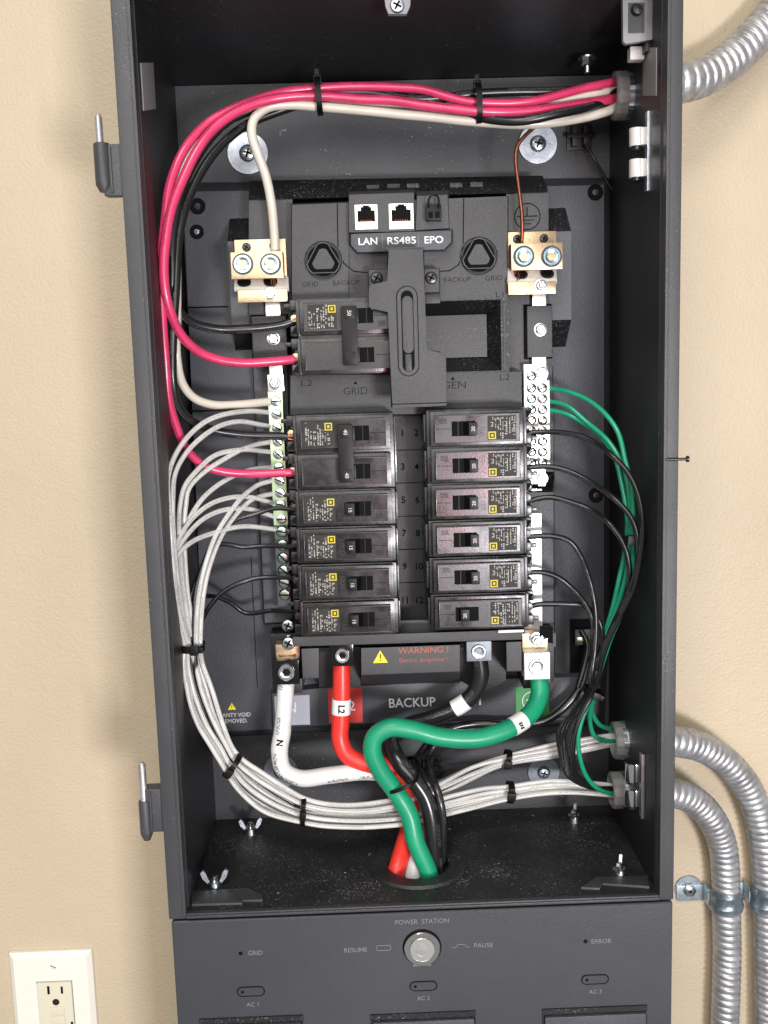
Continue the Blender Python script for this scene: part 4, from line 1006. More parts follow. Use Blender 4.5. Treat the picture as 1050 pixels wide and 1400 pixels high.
for k, (pts, lb) in enumerate((([(803, 905, .112), (795, 935, .108), (776, 962, .105), (748, 983, .104), (700, 991, .105), (650, 990, .107), (610, 1000, .104), (590, 1030, .098), (588, 1055, .072), (600, 1090, .056), (606, 1130, .054), (605, 1165, .055), (602, 1190, .057), (600, 1222, .058)], 'thinner black cable sweeping from the right recess to the floor opening'),
                 ([(690, 996, .118), (640, 997, .118), (595, 1008, .112), (575, 1030, .104), (568, 1045, .080), (588, 1076, .060), (600, 1110, .060), (602, 1150, .060), (600, 1190, .062), (598, 1222, .063)], 'black control cable just behind the thick green loop'))):
    cable('control_cable', pts, .0030, 'cable_black', lb, group='black control cables')
# adhesive anchors for ties on the back panel
for px, py, lb in ((588, 1048, 'black adhesive tie anchor behind the thick cables'), (791, 188, 'black adhesive tie anchor right of the upper right washer')):
    c = at(px, py, YB); t = thing('tie_anchor', c, lb, 'tie anchor', 'adhesive tie anchors')
    MB().box(c.x - .009, c.x + .009, YB - .002, YB, c.z - .009, c.z + .009, .0006).build('anchor_base', 'black_plastic', t)
    MB().box(c.x - .006, c.x - .002, YB - .008, YB - .002, c.z - .007, c.z + .007, .0006).build('anchor_arch', 'black_plastic', t)
    MB().box(c.x + .002, c.x + .006, YB - .008, YB - .002, c.z - .007, c.z + .007, .0006).build('anchor_arch', 'black_plastic', t)
    MB().box(c.x - .010, c.x + .010, YB - .0095, YB - .0075, c.z - .0015, c.z + .0015, .0004).build('anchor_bar', 'toggle_plastic', t)

# ================================================================== UPPER SUPPLY CABLES
rp = .0029
G1 = 'heavy supply wires from the top right bushing'
wire('supply_wire', [(845, 111, .088), (835, 113, .086), (793, 121.5, .082), (736, 137, .076), (673, 141, .074), (631, 137, .074), (579, 123, .076), (540, 119.5, .077), (500, 118, .077), (440, 120, .075), (380, 128, .071), (320, 148, .064), (280, 172, .058), (252, 205, .050), (233, 250, .045), (225, 300, .042), (221, 350, .041), (222, 420, .041), (226, 483, .042), (230, 538, .045), (239, 576, .050), (254, 612, .056), (277, 635, .062), (305, 645, .066), (343, 648, .070), (393, 646, .071), (400, 646, .072)],
     rp, 'wire_pink', 'pink wire that runs down to the lower terminal of the 40 amp breaker', group=G1)
wire('supply_wire', [(850, 133, .088), (828, 137, .084), (762, 148, .075), (709, 153, .071), (657, 153, .069), (579, 144, .071), (540, 138, .072), (500, 136, .072), (440, 131, .070), (376, 135, .066), (336, 147, .061), (297, 172, .055), (272, 201, .049), (252, 242, .044), (233, 290, .040), (226, 337, .038), (225, 386, .038), (231, 421, .041), (249, 460, .050), (281, 486, .060), (330, 496, .068), (388, 493, .074), (402, 491, .076)],
     rp + .0002, 'wire_pink', 'pink wire that curves into the lower terminal of the 50 amp breaker', group=G1)
wire('supply_wire', [(845, 125, .090), (800, 124, .086), (736, 125, .082), (657, 128, .081), (605, 134, .080), (560, 135, .079), (500, 127, .080), (440, 128, .078), (380, 140, .076), (320, 162, .070), (283, 195, .063), (256, 240, .056), (240, 300, .052), (236, 360, .050), (239, 415, .053), (261, 440, .062), (297, 450, .069), (346, 449, .073), (390, 443, .077), (402, 438, .078)],
     rp, 'wire_black', 'black supply wire that ends at the main breaker beside the interlock lever', group=G1)
wire('supply_wire', [(845, 135, .090), (830, 139, .087), (790, 150, .070), (762, 156, .064), (715, 165, .064), (680, 164, .069), (631, 155, .078), (579, 136, .080), (500, 130, .082), (440, 136, .082), (390, 150, .080), (330, 175, .074), (288, 215, .066), (262, 262, .060), (245, 320, .054), (240, 400, .050), (236, 470, .050), (237, 525, .051), (245, 557, .056), (263, 576, .062), (290, 588, .068), (324, 594, .072), (381, 596, .076), (397, 598, .076)],
     rp, 'wire_black', 'black supply wire that crosses the white wires to reach the 40 amp breaker', group=G1)
wire('supply_wire', [(845, 145, .086), (833, 151, .084), (762, 167, .076), (709, 170, .075), (631, 165, .076), (552, 156, .076), (500, 151, .075), (440, 146, .073), (395, 143, .071), (366, 147, .069), (347, 162, .067), (344, 182, .067), (352, 210, .070), (364, 242, .074), (372, 282, .078), (375, 320, .083), (376, 348, .086)],
     .0031, 'wire_beige', 'beige wire that drops into the upper left lug', group=G1)
wire('supply_wire', [(845, 118, .092), (835, 123, .089), (778, 134, .085), (736, 145, .083), (680, 150, .083), (620, 150, .083), (560, 142, .083), (500, 140, .083), (440, 138, .084), (380, 138, .083), (320, 158, .080), (280, 186, .074), (254, 222, .067), (240, 265, .062), (237, 310, .058), (241, 360, .055), (242, 430, .054), (242, 490, .055), (250, 524, .060), (266, 544, .066), (290, 553, .072), (325, 553, .080), (368, 549, .092)],
     rp, 'wire_beige', 'beige wire that curves into the top of the neutral bar', group=G1)
wire('bare_copper_wire', [(744, 160, .090), (735, 170, .086), (720, 183, .084), (708, 197, .083), (705, 213, .083), (709, 250, .084), (713, 285, .085), (714, 310, .086), (713, 335, .088)], .0013, 'copper_old', 'thin bare copper wire hanging down to the upper right lug')
wire('control_wire', [(800, 196, .132), (813, 218, .130), (828, 244, .132), (842, 268, .136)], .0011, 'wire_black', 'short black wire crossing behind the bushing at upper right')

# ================================================================== WHITE NEUTRAL WIRES
W = 'wire_white'; rw = .00170
NG = 'thin white neutral wires'
TIE1 = (263, 884, .045)
whites = [
 [(368, 564, .094), (343, 562, .080), (313, 565, .066), (281, 576, .055), (256, 597, .046), (239, 622, .038), (230, 652, .030), (231, 691, .026), (233.5, 730, .024), (238, 790, .026), (243, 842, .036), (252, 880, .046)],
 [(370, 583, .094), (328, 577, .074), (301, 582, .063), (277, 597, .054), (254, 620, .046), (239, 649, .037), (236, 681, .031), (238, 740, .029), (243, 790, .032), (249, 840, .040), (257, 880, .046)],
 [(371, 604, .094), (343, 610, .082), (309, 626, .068), (277, 647, .058), (258, 668, .052), (254, 690, .050), (252, 719, .049), (253, 760, .049), (257, 810, .050), (262, 850, .052), (264, 880, .052)],
 [(371, 618, .094), (334, 615, .078), (296, 622, .064), (273, 639, .056), (252, 664, .049), (246, 690, .045), (244, 729, .042), (247, 780, .044), (255, 840, .048), (261, 880, .050)],
 [(372, 639, .094), (343, 642, .084), (309, 656, .070), (282, 677, .060), (265, 698, .054), (252, 724, .048), (246, 762, .045), (248, 806, .046), (254, 850, .048), (259, 880, .047)],
 [(373, 657, .094), (351, 664, .086), (328, 683, .074), (309, 708, .066), (294, 734, .060), (278, 780, .055), (270, 825, .051), (268, 880, .045)],
 [(373, 675, .094), (351, 680, .087), (334, 691, .078), (315, 713, .070), (300, 738, .064), (285, 781, .058), (276.5, 825, .053), (274, 880, .047)],
 [(376, 689, .094), (343, 680, .082), (313, 681, .070), (286, 691, .060), (258, 715, .048), (240, 750, .036), (236.5, 785, .029), (240, 830, .034), (250, 870, .043), (254, 882, .047)],
 [(377, 707, .094), (334, 695, .078), (301, 698, .066), (273, 713, .055), (250, 738, .044), (239, 762, .034), (240, 800, .031), (247, 845, .037), (258, 882, .043)],
 [(378, 724, .094), (334, 720, .076), (296, 727, .062), (263, 740, .047), (243, 758, .034), (234.5, 776, .027), (237, 810, .028), (243, 845, .036), (252, 876, .042)],
]
# each wire goes on through two ties and along the bottom
lows = [
 [(253, 905, .044), (256, 930, .042), (263, 962, .040), (276, 994, .040), (292, 1020, .041), (309, 1047, .043), (330, 1080, .045), (366, 1106, .047), (412, 1120, .048), (470, 1127.5, .052), (556, 1124, .064), (605, 1112, .078), (650, 1100, .085), (697, 1089, .089), (757, 1083, .092), (832, 1086, .095), (850, 1088, .095)],
 [(257, 905, .046), (261, 930, .045), (270, 962, .044), (283, 992, .044), (300, 1020, .045), (312, 1043, .045), (336, 1074, .047), (370, 1098, .049), (414, 1115, .050), (470, 1122, .054), (556, 1118, .066), (605, 1105, .080), (650, 1094, .087), (697, 1085, .091), (757, 1077, .095), (832, 1079, .098), (850, 1080, .098)],
 [(262, 905, .049), (267, 940, .049), (279, 979, .048), (298, 1013, .047), (315, 1039, .047), (340, 1068, .049), (374, 1092, .050), (414, 1110, .050), (470, 1117, .055), (556, 1112, .068), (610, 1098, .082), (660, 1086, .088), (697, 1081, .090), (757, 1073, .094), (832, 1076, .095), (850, 1078, .095)],
 [(264, 905, .051), (269, 935, .052), (283, 975, .052), (301, 1010, .050), (318, 1038, .049), (344, 1064, .052), (378, 1088, .052), (416, 1105, .051), (470, 1111, .056), (556, 1105, .070), (612, 1090, .082), (660, 1079, .087), (697, 1076, .090), (755, 1068, .093), (832, 1073, .096), (850, 1076, .096)],
 [(266, 905, .047), (276, 945, .044), (291, 985, .044), (308, 1016, .045), (322, 1040, .046), (349, 1063, .046), (380, 1083, .047), (418, 1101, .048), (470, 1109, .052), (542, 1101, .066), (600, 1078, .084), (650, 1056, .092), (693, 1041, .096), (768, 1030, .098), (838, 1015, .098), (850, 1013, .098)],
 [(271, 905, .046), (281, 940, .045), (296, 985, .045), (313, 1020, .046), (327, 1041, .046), (354, 1062, .046), (385, 1081, .046), (420, 1098, .047), (470, 1105, .052), (540, 1096, .066), (600, 1072, .086), (645, 1050, .094), (693, 1037, .097), (768, 1022, .099), (838, 1009, .099), (850, 1008, .099)],
 [(277, 905, .048), (288, 938, .047), (302, 985, .047), (318, 1022, .048), (331, 1038, .048), (358, 1057, .049), (388, 1076, .049), (422, 1094, .049), (470, 1101, .055), (540, 1093, .070), (595, 1072, .090), (640, 1052, .096), (690, 1034, .099), (768, 1016, .100), (838, 1005, .100), (850, 1005, .100)],
 [(255, 905, .052), (261, 940, .052), (273, 979, .051), (291, 1012, .050), (309, 1038, .050), (332, 1070, .052), (368, 1100, .054), (412, 1117, .055), (470, 1124, .060), (556, 1121, .072), (607, 1109, .086), (650, 1098, .092), (697, 1087, .095), (757, 1080, .097), (832, 1083, .099), (850, 1084, .099)],
 [(260, 905, .052), (273, 945, .051), (288, 988, .051), (305, 1019, .051), (320, 1042, .051), (346, 1066, .053), (378, 1090, .054), (415, 1108, .055), (470, 1115, .060), (556, 1109, .072), (604, 1085, .088), (650, 1062, .096), (693, 1045, .100), (760, 1034, .102), (838, 1018, .102), (850, 1016, .102)],
 [(251, 905, .041), (254, 930, .039), (260, 962, .037), (272, 994, .037), (288, 1020, .038), (305, 1047, .040), (326, 1080, .042), (362, 1109, .044), (410, 1124, .045), (470, 1130.5, .049), (556, 1127, .061), (606, 1115, .075), (652, 1103, .082), (699, 1092, .086), (757, 1084, .089), (832, 1087, .092), (850, 1089, .092)],
]
for k_ in (0, 2, 3, 5, 7, 8):
    lows[k_] = [(a, b, c + (.0050 if 258 < a < 560 else 0)) for a, b, c in lows[k_]]
ordn = ['first', 'second', 'third', 'fourth', 'fifth', 'sixth', 'seventh', 'eighth', 'ninth', 'lowest']
order_low = [1, 2, 4, 3, 5, 6, 7 - 1, 0, 8, 9]
order_low = [0, 1, 3, 2, 8, 5, 6, 7, 4, 9]
for i in range(10):
    pts = whites[i] + lows[order_low[i]][:]
    wire('neutral_wire', pts, rw, W, 'thin white wire, %s from the top where they leave the neutral bar' % ordn[i], group=NG, seg=10)

# black branch wires on the left
BG = 'thin black wires of the left breakers'
rb = .00165
wire('branch_wire', [(408, 697, .075), (376, 695, .078), (351, 702, .078), (320, 712, .074), (296, 735, .066), (276, 775, .058), (266, 825, .052), (266, 880, .047), (270, 930, .047), (283, 972, .048), (306, 1020, .049), (320, 1041, .050), (350, 1066, .052), (382, 1088, .054), (418, 1106, .056), (470, 1113, .062), (556, 1106, .076), (600, 1080, .092), (650, 1050, .098), (693, 1033, .102), (770, 1014, .104), (850, 1006, .104)], rb, 'wire_black', 'thin black wire from the first single breaker of the left column', group=BG, seg=10)
wire('branch_wire', [(408, 748, .078), (362, 746, .084), (334, 747.5, .084), (299, 745, .078), (284, 765, .070), (266, 800, .060), (258, 840, .054), (261, 880, .048), (263, 920, .048), (277, 967, .049), (300, 1018, .051), (316, 1042, .052)], rb, 'wire_black', 'thin black wire from the second single breaker of the left column', group=BG, seg=10)
wire('branch_wire', [(410, 791, .078), (372, 789.5, .084), (340, 793, .084), (309, 806, .078), (287, 828, .068), (275, 850, .058), (270, 880, .052), (277, 930, .052), (292, 980, .053), (310, 1022, .053), (322, 1042, .053), (350, 1062, .055)], rb, 'wire_black', 'thin black wire from the third single breaker of the left column', group=BG, seg=10)
wire('branch_wire', [(410, 838, .080), (374, 835, .092), (336, 838, .100), (317, 825, .098), (300, 817, .090), (282, 815, .080), (270, 826, .066), (262, 850, .056), (263, 882, .052), (268, 930, .053)], rb, 'wire_black', 'thin black wire from the lowest breaker of the left column', group=BG, seg=10)
# black branch wires on the right
BG = 'thin black wires of the right breakers'
def rtail(k):
    d = k * 2.7
    return [(812 - d * .6, 946, .066 + k * .002), (798 - d, 972, .066 + k * .002), (786 - d * 1.5, 1000, .066 + k * .002), (780 - d * 1.2 + 3, 1030, .068 + k * .002), (788 - d, 1058, .074), (808, 1073 + d * .3, .082), (832, 1083 - k, .090), (850, 1084 - k, .092)]
rb_pts = [
 [(718, 592, .076), (751, 590.5, .072), (786, 594, .064), (814, 605, .056), (837, 622, .050), (856, 642, .046), (870, 669, .044), (878, 706, .043), (877, 753, .044), (868, 800, .048), (845, 845, .055), (828, 885, .060)],
 [(718, 639, .076), (751, 638, .074), (780, 645, .070), (810, 661, .062), (839, 681, .055), (862, 706, .049), (871, 731, .048), (872, 769, .049), (862, 807, .053), (838, 857, .060), (822, 895, .064)],
 [(718, 686, .076), (748, 680, .074), (776, 685, .071), (807, 696, .066), (833, 715, .060), (852, 742, .056), (860, 772, .055), (856, 812, .058), (834, 862, .063), (818, 905, .066)],
 [(720, 734, .076), (757, 733, .074), (779, 740, .073), (793, 759, .072), (805, 788, .070), (812, 816, .069), (815, 848, .068), (813, 891, .067), (808, 925, .066)],
 [(718, 783, .077), (744, 783, .076), (767, 791, .075), (786, 807, .074), (803, 830, .073), (810, 850, .071), (811, 890, .070), (807, 922, .070)],
 [(718, 831, .078), (738, 826, .077), (776, 826, .076), (797, 828, .075), (814, 841, .073), (823, 862, .071), (820, 895, .070), (813, 925, .069)],
]
names6 = ['topmost', 'second', 'third', 'fourth', 'fifth', 'lowest']
for k, p in enumerate(rb_pts):
    p = [(a, b, c - (.007 if i > 3 else 0)) for i, (a, b, c) in enumerate(p)]
    wire('branch_wire', p + rtail(k), .0019, 'wire_black', 'thin black wire from the %s breaker of the right column' % names6[k], group=BG, seg=10)
# green earth wires
GG = 'thin green earth wires from the ground bar'
gtail = [(811, 948, .063), (796, 983, .062), (790, 1012, .063), (796, 1047, .067), (810, 1072, .076), (832, 1084, .088), (850, 1086, .090)]
g_pts = [
 [(748, 530.5, .096), (776, 535, .084), (805, 548, .070), (828, 567, .060), (845, 593, .052), (855, 630, .047), (862, 662, .046), (865, 696, .046), (864, 734, .047), (864, 782, .050), (852, 830, .056), (832, 880, .062), (818, 926, .065), (809, 960, .072), (806, 985, .080), (812, 1005, .088), (826, 1012, .094), (850, 1014, .1)],
 [(748, 548, .096), (776, 555, .086), (805, 578, .073), (833, 605, .061), (850, 632, .054), (858, 662, .051), (862, 696, .050), (861, 734, .050), (858, 775, .053), (845, 825, .058), (828, 872, .063), (817, 915, .067), (812, 950, .074), (810, 975, .084), (818, 990, .092), (832, 996, .098), (850, 1000, .1)],
 [(748, 560, .096), (776, 566, .088), (799, 578, .078), (820, 595, .069), (841, 627, .060), (850, 662, .056), (856, 696, .054), (858, 719, .054), (854, 759, .056), (845, 797, .058), (836, 836, .060), (828, 866, .062), (818, 922, .062)] + gtail,
]
for k, p in enumerate(g_pts):
    wire('earth_wire', [(a, b, c + (.004 if 1 < i < len(p) - 3 else 0)) for i, (a, b, c) in enumerate(p)], .0017, 'wire_green', 'thin green wire from the %s screw hole of the ground bar' % ['upper', 'middle', 'lower'][k], group=GG, seg=10)
wire('control_wire', [(790, 940, .105), (800, 905, .11), (803, 880, .115), (795, 862, .118)], .0022, 'wire_black', 'short black wire plugged into the dark recess at the lower right')

# ================================================================== CABLE TIES
def tie(px, py, Y, ang, hw_px, hd, label, head=0.0, wpx=7, tail=0):
    c = at(px, py, Y); hw = mm(hw_px, Y); w_ = mm(wpx, Y) / 2
    t = thing('cable_tie', c, label, 'cable tie', 'black cable ties')
    # ang: image angle of the strap line (radians, x right, z up)
    u = Vector((math.cos(ang), 0, math.sin(ang))); n = Vector((-math.sin(ang), 0, math.cos(ang))); y = Vector((0, 1, 0))
    V = []; F = []; sg = 36
    for i in range(sg):
        a = 2 * math.pi * i / sg; ca, sa = math.cos(a), math.sin(a); e = .75
        ca_ = math.copysign(abs(ca) ** e, ca); sa_ = math.copysign(abs(sa) ** e, sa)
        for (rr, ww) in ((0, -w_), (.0011, -w_), (.0011, w_), (0, w_)):
            V.append(c + u * ca_ * (hw + rr) + y * sa_ * (hd + rr) + n * ww)
    for i in range(sg):
        j = (i + 1) % sg
        for q in range(4): F.append([4 * i + q, 4 * i + (q + 1) % 4, 4 * j + (q + 1) % 4, 4 * j + q])
    mb = MB(); mb.add(V, F); bmesh.ops.recalc_face_normals(mb.bm, faces=list(mb.bm.faces)); mb.build('strap', 'toggle_plastic', t, angle=60)
    hc = c + u * hw * head + Vector((0, -hd * math.sqrt(max(0, 1 - min(1, head * head))) - .0008, 0))
    M = Matrix.Translation(hc) @ Matrix.Rotation(-ang, 4, 'Y')
    mb = MB(); mb.box(-.0028, .0028, -.0026, .0018, -w_ * 1.35, w_ * 1.35, .0007, M=M); mb.build('tie_head', 'toggle_plastic', t)
    mb = MB(); mb.box(.0028, .0028 + .003 + tail, -.0008, .0004, -w_ * .8, w_ * .8, .0003, M=M); mb.build('tie_tail', 'toggle_plastic', t)
for (px, py, Y, sd) in ((400, 598, .072, 1), (401, 646, .072, 2), (405, 438, .076, 3), (405, 491, .076, 4)):
    mb = MB(); c = at(px, py, Y)
    r2 = random.Random(sd)
    for k in range(7):
        o_ = Vector((0, r2.uniform(-1, 1), r2.uniform(-1, 1))) * .0016
        mb.sweep([c + Vector((-.003, 0, 0)) + o_ * .7, c + o_, c + Vector((.0035, .001, 0)) + o_ * .8], lambda l, a: .0005, 6)
    key = ('to reach the 40 amp', 'lower terminal of the 40', 'black supply wire that ends at the main', 'lower terminal of the 50')[sd - 1]
    mb.build('copper_strands', 'copper', [o for o in C.objects if key in o.get('label', '')][0])
tie(436, 132, .074, R(93), 21, .011, 'cable tie round the pink cables, left of the pair at the top', head=1.0, wpx=7.5, tail=.001)
tie(653, 143, .077, R(91), 24, .011, 'cable tie round the pink cables, right of the pair at the top', head=1.0, wpx=7.5, tail=.001)
tie(263, 884, .047, R(-3), 15, .0085, 'cable tie round the white wires on the left wall side', head=.35, wpx=10)
tie(318, 1046, .047, R(52), 17, .0085, 'cable tie round the white wires at the lower left bend', head=-.3, wpx=8)
tie(415, 1108, .050, R(85), 18.5, .0090, 'cable tie round the white wires below the thick white cable', head=.1, wpx=7)
tie(693, 1038, .099, R(75), 11, .0065, 'cable tie round the upper white branch on the right', head=-.2, wpx=8)
tie(697, 1083, .091, R(82), 12, .0080, 'cable tie round the lower white branch on the right', head=.1, wpx=9)
tie(811, 946, .066, R(-22), 12, .0085, 'cable tie round the green and black wires at lower right', head=.0, wpx=8)
tie(861, 736, .052, R(-5), 9, .0065, 'cable tie round the green wires halfway up the right side', head=-.2, wpx=10)
tie(548, 1059, .066, R(22), 28, .024, 'large cable tie holding the thick cables together', head=-.95, wpx=5, tail=.004)

# ================================================================== CONDUITS
def conduit(pts, r, pitch, label, world=False):
    P = catmull(path3(pts), .0006)
    mb = MB()
    def rf(L, a):
        q = L / pitch + a / (2 * math.pi) + .10 * math.sin(L * 61) + .05 * math.sin(L * 173 + 1)
        f = q % 1.0; k = math.floor(q)
        rib = math.sin(math.pi * f / .84) ** .4 if f < .84 else 0
        h = .11 + .022 * math.sin(k * 12.9898 + 4)
        return r * (1 - h + h * rib - (.012 if .38 < f < .46 else 0) + .006 * math.sin(3 * a + L * 90))
    mb.sweep(P, rf, 28); o = mb.build('flexible_conduit', 'galvanised', angle=70); tag(o, label, 'conduit', 'flexible metal conduits')
    MB().lathe((XO, P[0].y, P[0].z), (1, 0, 0), [(r * 1.25, -.0005), (r * 1.25, .004), (r * 1.12, .0045), (r * 1.12, .010), (r * 1.0, .0105)], 36).build('conduit_connector', 'zinc', o)
    return o
conduit([(874, 119, .100), (900, 118, .100), (935, 113, .102), (966, 103, .110), (1002, 80, .120), (1030, 52, .126), (1056, 22, .128), (1075, -15, .128)], mm(25.5, .11) , .0068, 'corrugated metal conduit leaving the enclosure at the top right')
conduit([(872, 1012, .100), (895, 1012, .100), (925, 1014, .102), (955, 1020, .110), (990, 1040, .120), (1020, 1074, .128), (1037, 1115, .132), (1045, 1160, .134), (1049, 1210, .134), (1051, 1300, .134), (1052, 1400, .134), (1052, 1480, .134)], mm(21.8, .12), .0056, 'outer of the two corrugated metal conduits at lower right')
conduit([(872, 1083, .100), (895, 1083, .100), (925, 1085, .104), (948, 1094, .112), (972, 1118, .122), (987, 1152, .130), (992, 1195, .133), (993, 1250, .134), (994, 1310, .134), (991, 1400, .134), (989, 1480, .134)], mm(21.2, .12), .0056, 'inner of the two corrugated metal conduits at lower right')
# straps
def strap(cx, y0, y1, wtab, label):
    Yc = .134; c = at(cx, (y0 + y1) / 2, Yc); hz = mm((y1 - y0) / 2, Yc); r = mm(25, Yc)
    t = thing('conduit_strap', (c.x, YW, c.z), label, 'conduit strap', 'steel conduit straps')
    for (za, zb) in ((-hz, -hz * .25), (-hz * .25, hz * .35), (hz * .35, hz)):
        pass
    V = []; F = []; sg = 26; prof = [(-hz, 0), (-hz * .55, .0006), (-hz * .45, 0), (0, -.0003), (hz * .45, 0), (hz * .55, .0006), (hz, 0)]
    for i in range(sg + 1):
        a = math.pi * i / sg
        for (zz, dr) in prof: V.append(Vector((c.x - (r + dr) * math.cos(a), min(YW, Yc + .0015 - (r + dr) * math.sin(a)), c.z + zz)))
    n = len(prof)
    for i in range(sg):
        for q in range(n - 1): F.append([i * n + q, (i + 1) * n + q, (i + 1) * n + q + 1, i * n + q + 1])
    mb = MB(); mb.add(V, F)
    bmesh.ops.solidify(mb.bm, geom=list(mb.bm.faces), thickness=.0008); bmesh.ops.recalc_face_normals(mb.bm, faces=list(mb.bm.faces)); mb.build('strap_band', 'strap_zinc', t)
    mb = MB(); xt = c.x - r; mb.box(xt - wtab, xt + .0008, YW - .003, YW - .0015, c.z - hz * .95, c.z + hz * .55, .0005)
    mb.box(xt - .0006, xt + .001, Yc + .001, YW - .001, c.z - hz * .8, c.z + hz * .8, .0004)
    mb.build('strap_ear', 'strap_zinc', t)
    if wtab > .01:
        wc = Vector((xt - wtab * .55, YW, c.z + hz * .15)); 
        MB().lathe(wc, (0, -1, 0), [(.0112, 0), (.0112, .0009), (.0108, .0014), (.004, .0014)], 44).build('strap_washer', 'washer_steel', t)
        o = MB().lathe(wc + Vector((0, -.003, 0)), (0, -1, 0), [(.0052, 0), (.0052, .0026), (.0046, .003), (.0001, .0032)], 6).build('strap_screw', 'zinc', t)
        MB().lathe(wc + Vector((0, -.0061, 0)), (0, -1, 0), [(.0018, 0), (.0001, .0003)], 10).build('screw_recess', 'dark_screw', o)
strap(993, 1212, 1244, .022, 'steel strap clamping the inner conduit, screwed to the wall')
strap(1049, 1208, 1243, .004, 'steel strap clamping the outer conduit at the right edge')

# ================================================================== WING NUTS
def wing_nut(px, py, rot, label, s=1.0, sc=(1, 1)):
    c = atZ(px, py, ZF); t = thing('wing_nut', c, label, 'wing nut', 'wing nuts on the enclosure floor')
    mb = MB(); mb.lathe(c, (0, 0, 1), [(.0052, 0), (.0046, .0045), (.0040, .005), (.0022, .005)], 24); mb.build('nut_body', 'zinc', t)
    MB().lathe(c, (0, 0, 1), [(.0022, 0), (.0022, .008), (.0016, .0085), (.0001, .0085)], 16).build('stud', 'chrome', t)
    for sg in (-1, 1):
        P = [(.0035, .0015), (.0050, .0030), (.0100, .0088), (.0118, .0140), (.0096, .0160), (.0072, .0135), (.0048, .0068), (.0030, .0048)]
        A = [Vector((sg * x, -.0010, z)) for x, z in P]; B = [Vector((sg * x, .0010, z)) for x, z in P]
        mb = MB(); mb.loft(A, B, capB=True); M = Matrix.Translation(c) @ Matrix.Rotation(rot, 4, 'Z') @ Matrix.Diagonal((s, 1, s, 1))
        for v in mb.bm.verts: v.co = M @ v.co
        bmesh.ops.recalc_face_normals(mb.bm, faces=list(mb.bm.faces)); mb.build('wing', 'washer_steel', t)
wing_nut(343, 1139, .15, 'wing nut at the back left of the enclosure floor', .75)
wing_nut(294, 1213, .1, 'wing nut at the front left of the enclosure floor', .8)
wing_nut(785, 1122, 1.25, 'wing nut at the back right of the enclosure floor', .7)
wing_nut(847, 1196, 1.2, 'wing nut at the front right of the enclosure floor', .72)

# ================================================================== WALL OUTLET
ol = thing('wall_outlet', at(75, 1370, YW), 'white wall outlet plate at the lower left', 'wall outlet')
x0, x1, z0, z1 = rect(19, 1301, 132, 1480, YW - .004); cx_ = (x0 + x1) / 2
A = [Vector((a, YW - .006, b)) for a, b in ((x0 + .004, z0 + .004), (x1 - .004, z0 + .004), (x1 - .004, z1 - .004), (x0 + .004, z1 - .004))]
B = [Vector((a, YW - .0003, b)) for a, b in ((x0, z0), (x1, z0), (x1, z1), (x0, z1))]
ix0, ix1, _, iz1 = rect(52, 1341, 101, 1400, YW - .006); iz0 = z0 + .02
mb = MB(); V = B + [Vector((a, YW - .003, b)) for a, b in ((x0 + .0003, z0 + .0003), (x1 - .0003, z0 + .0003), (x1 - .0003, z1 - .0003), (x0 + .0003, z1 - .0003))] + A + [Vector((a, YW - .006, b)) for a, b in ((ix0, iz0), (ix1, iz0), (ix1, iz1), (ix0, iz1))] + [Vector((a, YW - .003, b)) for a, b in ((ix0, iz0), (ix1, iz0), (ix1, iz1), (ix0, iz1))]
F = []
for q in range(4):
    for k in range(4): j = (k + 1) % 4; F.append([q * 4 + k, q * 4 + j, q * 4 + 4 + j, q * 4 + 4 + k])
mb.add(V, F); bmesh.ops.recalc_face_normals(mb.bm, faces=list(mb.bm.faces)); mb.build('cover_plate', 'outlet_plastic', ol, angle=20)
MB().box(ix0 + .0005, ix1 - .0005, YW - .0078, YW - .002, iz0 + .0005, iz1 - .0005, .0009).build('receptacle', 'outlet_ivory', ol)
for a in ((64.5, 1348.5, 67.8, 1359.5), (83, 1349, 86, 1358.5)):
    q = rect(*a, YW - .008); MB().box(q[0], q[1], YW - .0080, YW - .006, q[2], q[3]).build('blade_slot', 'recess_black', ol)
MB().lathe(at(76.5, 1370, YW - .0078), (0, -1, 0), [(.0028, -.001), (.0028, .0002), (.0022, .0002), (.0001, .0002)], 22).build('ground_hole', 'dark_screw', ol)
for a in ((69, 1376.5, 88, 1387), (69.5, 1389, 89, 1400)):
    q = rect(*a, YW - .0085); MB().box(q[0], q[1], YW - .0088, YW - .007, q[2], q[3], .0005).build('test_button', 'outlet_ivory', ol)
q = rect(97, 1397, 100, 1404, YW - .008); MB().box(q[0], q[1], YW - .0081, YW - .006, q[2], q[3]).build('blade_slot', 'recess_black', ol)
slot_screw('plate_screw', at(73, 1321, YW - .006), .0026, ol, 'outlet_plastic', h=.0008, ang=.5, mslot='label_film')

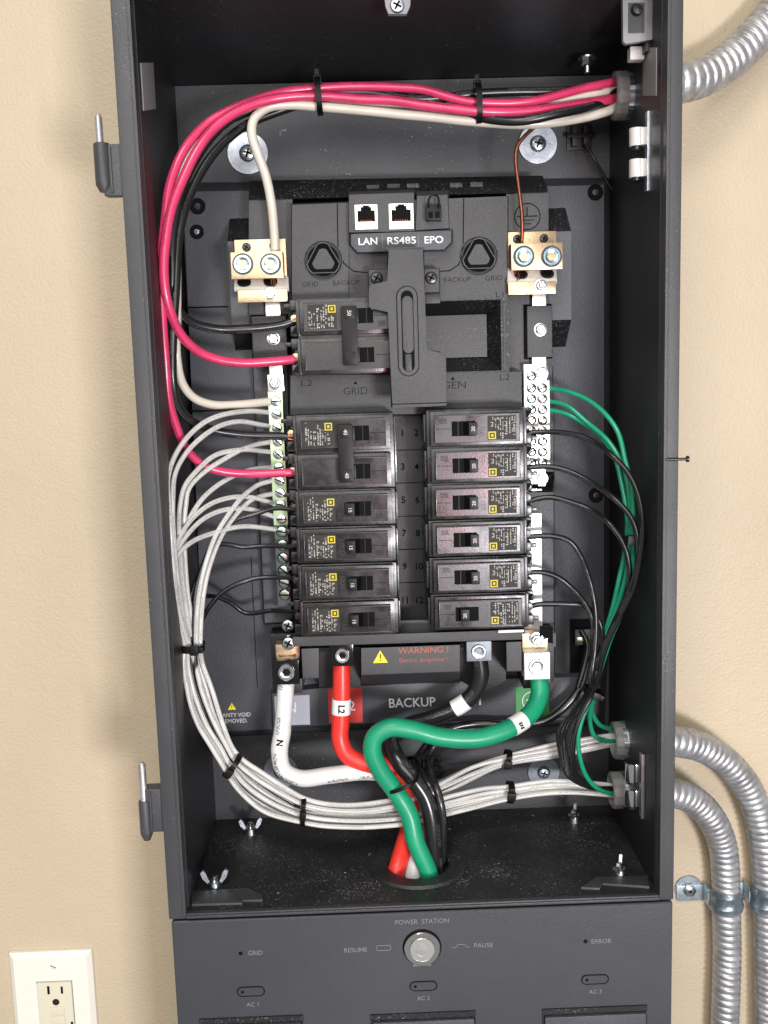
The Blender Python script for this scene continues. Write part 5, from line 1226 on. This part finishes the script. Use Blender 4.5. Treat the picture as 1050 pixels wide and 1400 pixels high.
# ================================================================== DUST
rd = random.Random(9); mb = MB()
def fleck(c, s, n):
    q = Vector((0, 0, 1)).rotation_difference(n); a = rd.random() * 6.28; l = s * rd.uniform(.6, 2.2)
    ux = q @ Vector((math.cos(a), math.sin(a), 0)); uy = q @ Vector((-math.sin(a), math.cos(a), 0))
    h = q @ Vector((0, 0, 1)) * s * .4
    V = [c - ux * l - uy * s * .4, c + ux * l - uy * s * .3, c + ux * l * .8 + uy * s * .4, c - ux * l + uy * s * .3, c + h]
    mb.add(V, [[0, 1, 4], [1, 2, 4], [2, 3, 4], [3, 0, 4]])
for k in range(4200):
    x = rd.uniform(XL + .003, XR - .004); y = rd.uniform(.006, YB - .004)
    if noise.noise(Vector((x * 22, y * 22, 3.1))) + .6 * noise.noise(Vector((x * 70, y * 70, 1.7))) < .12 + rd.uniform(-.25, .15): continue
    if (x - HC.x) ** 2 + (y - HC.y) ** 2 < (HR + .002) ** 2: continue
    fleck(Vector((x, y, ZF + .0001)), rd.choice((.00010, .00013, .00018, .00026)), Vector((0, 0, 1)))
for (sx, sy_, rr, n_) in ((.052, .040, .016, 150), (-.045, .020, .010, 70), (-.033, .030, .008, 50), (.030, .030, .010, 60)):
    for k in range(n_): fleck(Vector((sx + rd.gauss(0, rr * .5), sy_ + rd.gauss(0, rr * .4), ZF + .0001)), rd.choice((.0001, .00016, .00024, .0004)), Vector((0, 0, 1)))
for k in range(26):
    x = rd.gauss(HC.x + .03, .07); y = rd.uniform(.02, YB - .01)
    if XL + .005 < x < XR - .005 and (x - HC.x) ** 2 + (y - HC.y) ** 2 > (HR + .004) ** 2: fleck(Vector((x, y, ZF + .0001)), rd.choice((.0004, .0006, .0009)), Vector((0, 0, 1)))
tag(mb.build('floor_dust', 'dust_white'), 'pale dust and chips scattered over the enclosure floor', 'dust', kind='stuff')
mb = MB()
for k in range(90):
    fleck(at(rd.uniform(245, 830), rd.uniform(125, 240), YB - .0001), rd.choice((.00012, .0002)), Vector((0, -1, 0)))
for px, py, s in ((158, 20, .0007), (169, 11, .0005), (158, 30, .0004), (168, 90, .0003), (912, 160, .0003), (925, 700, .0004), (205, 820, .0004), (300, 1254, .0004)):
    fleck(at(px, py, -.0001), s, Vector((0, -1, 0)))
for px, py, s in ((388, 178, .0016), (476, 238, .0011), (445, 205, .0007), (527, 228, .0005), (383, 182, .0009), (474, 296, .0005)):
    fleck(at(px, py, YB - .0002), s, Vector((0, -1, 0)))
tag(mb.build('panel_dust', 'dust_white'), 'pale specks of dust on the upper back panel', 'dust', kind='stuff')
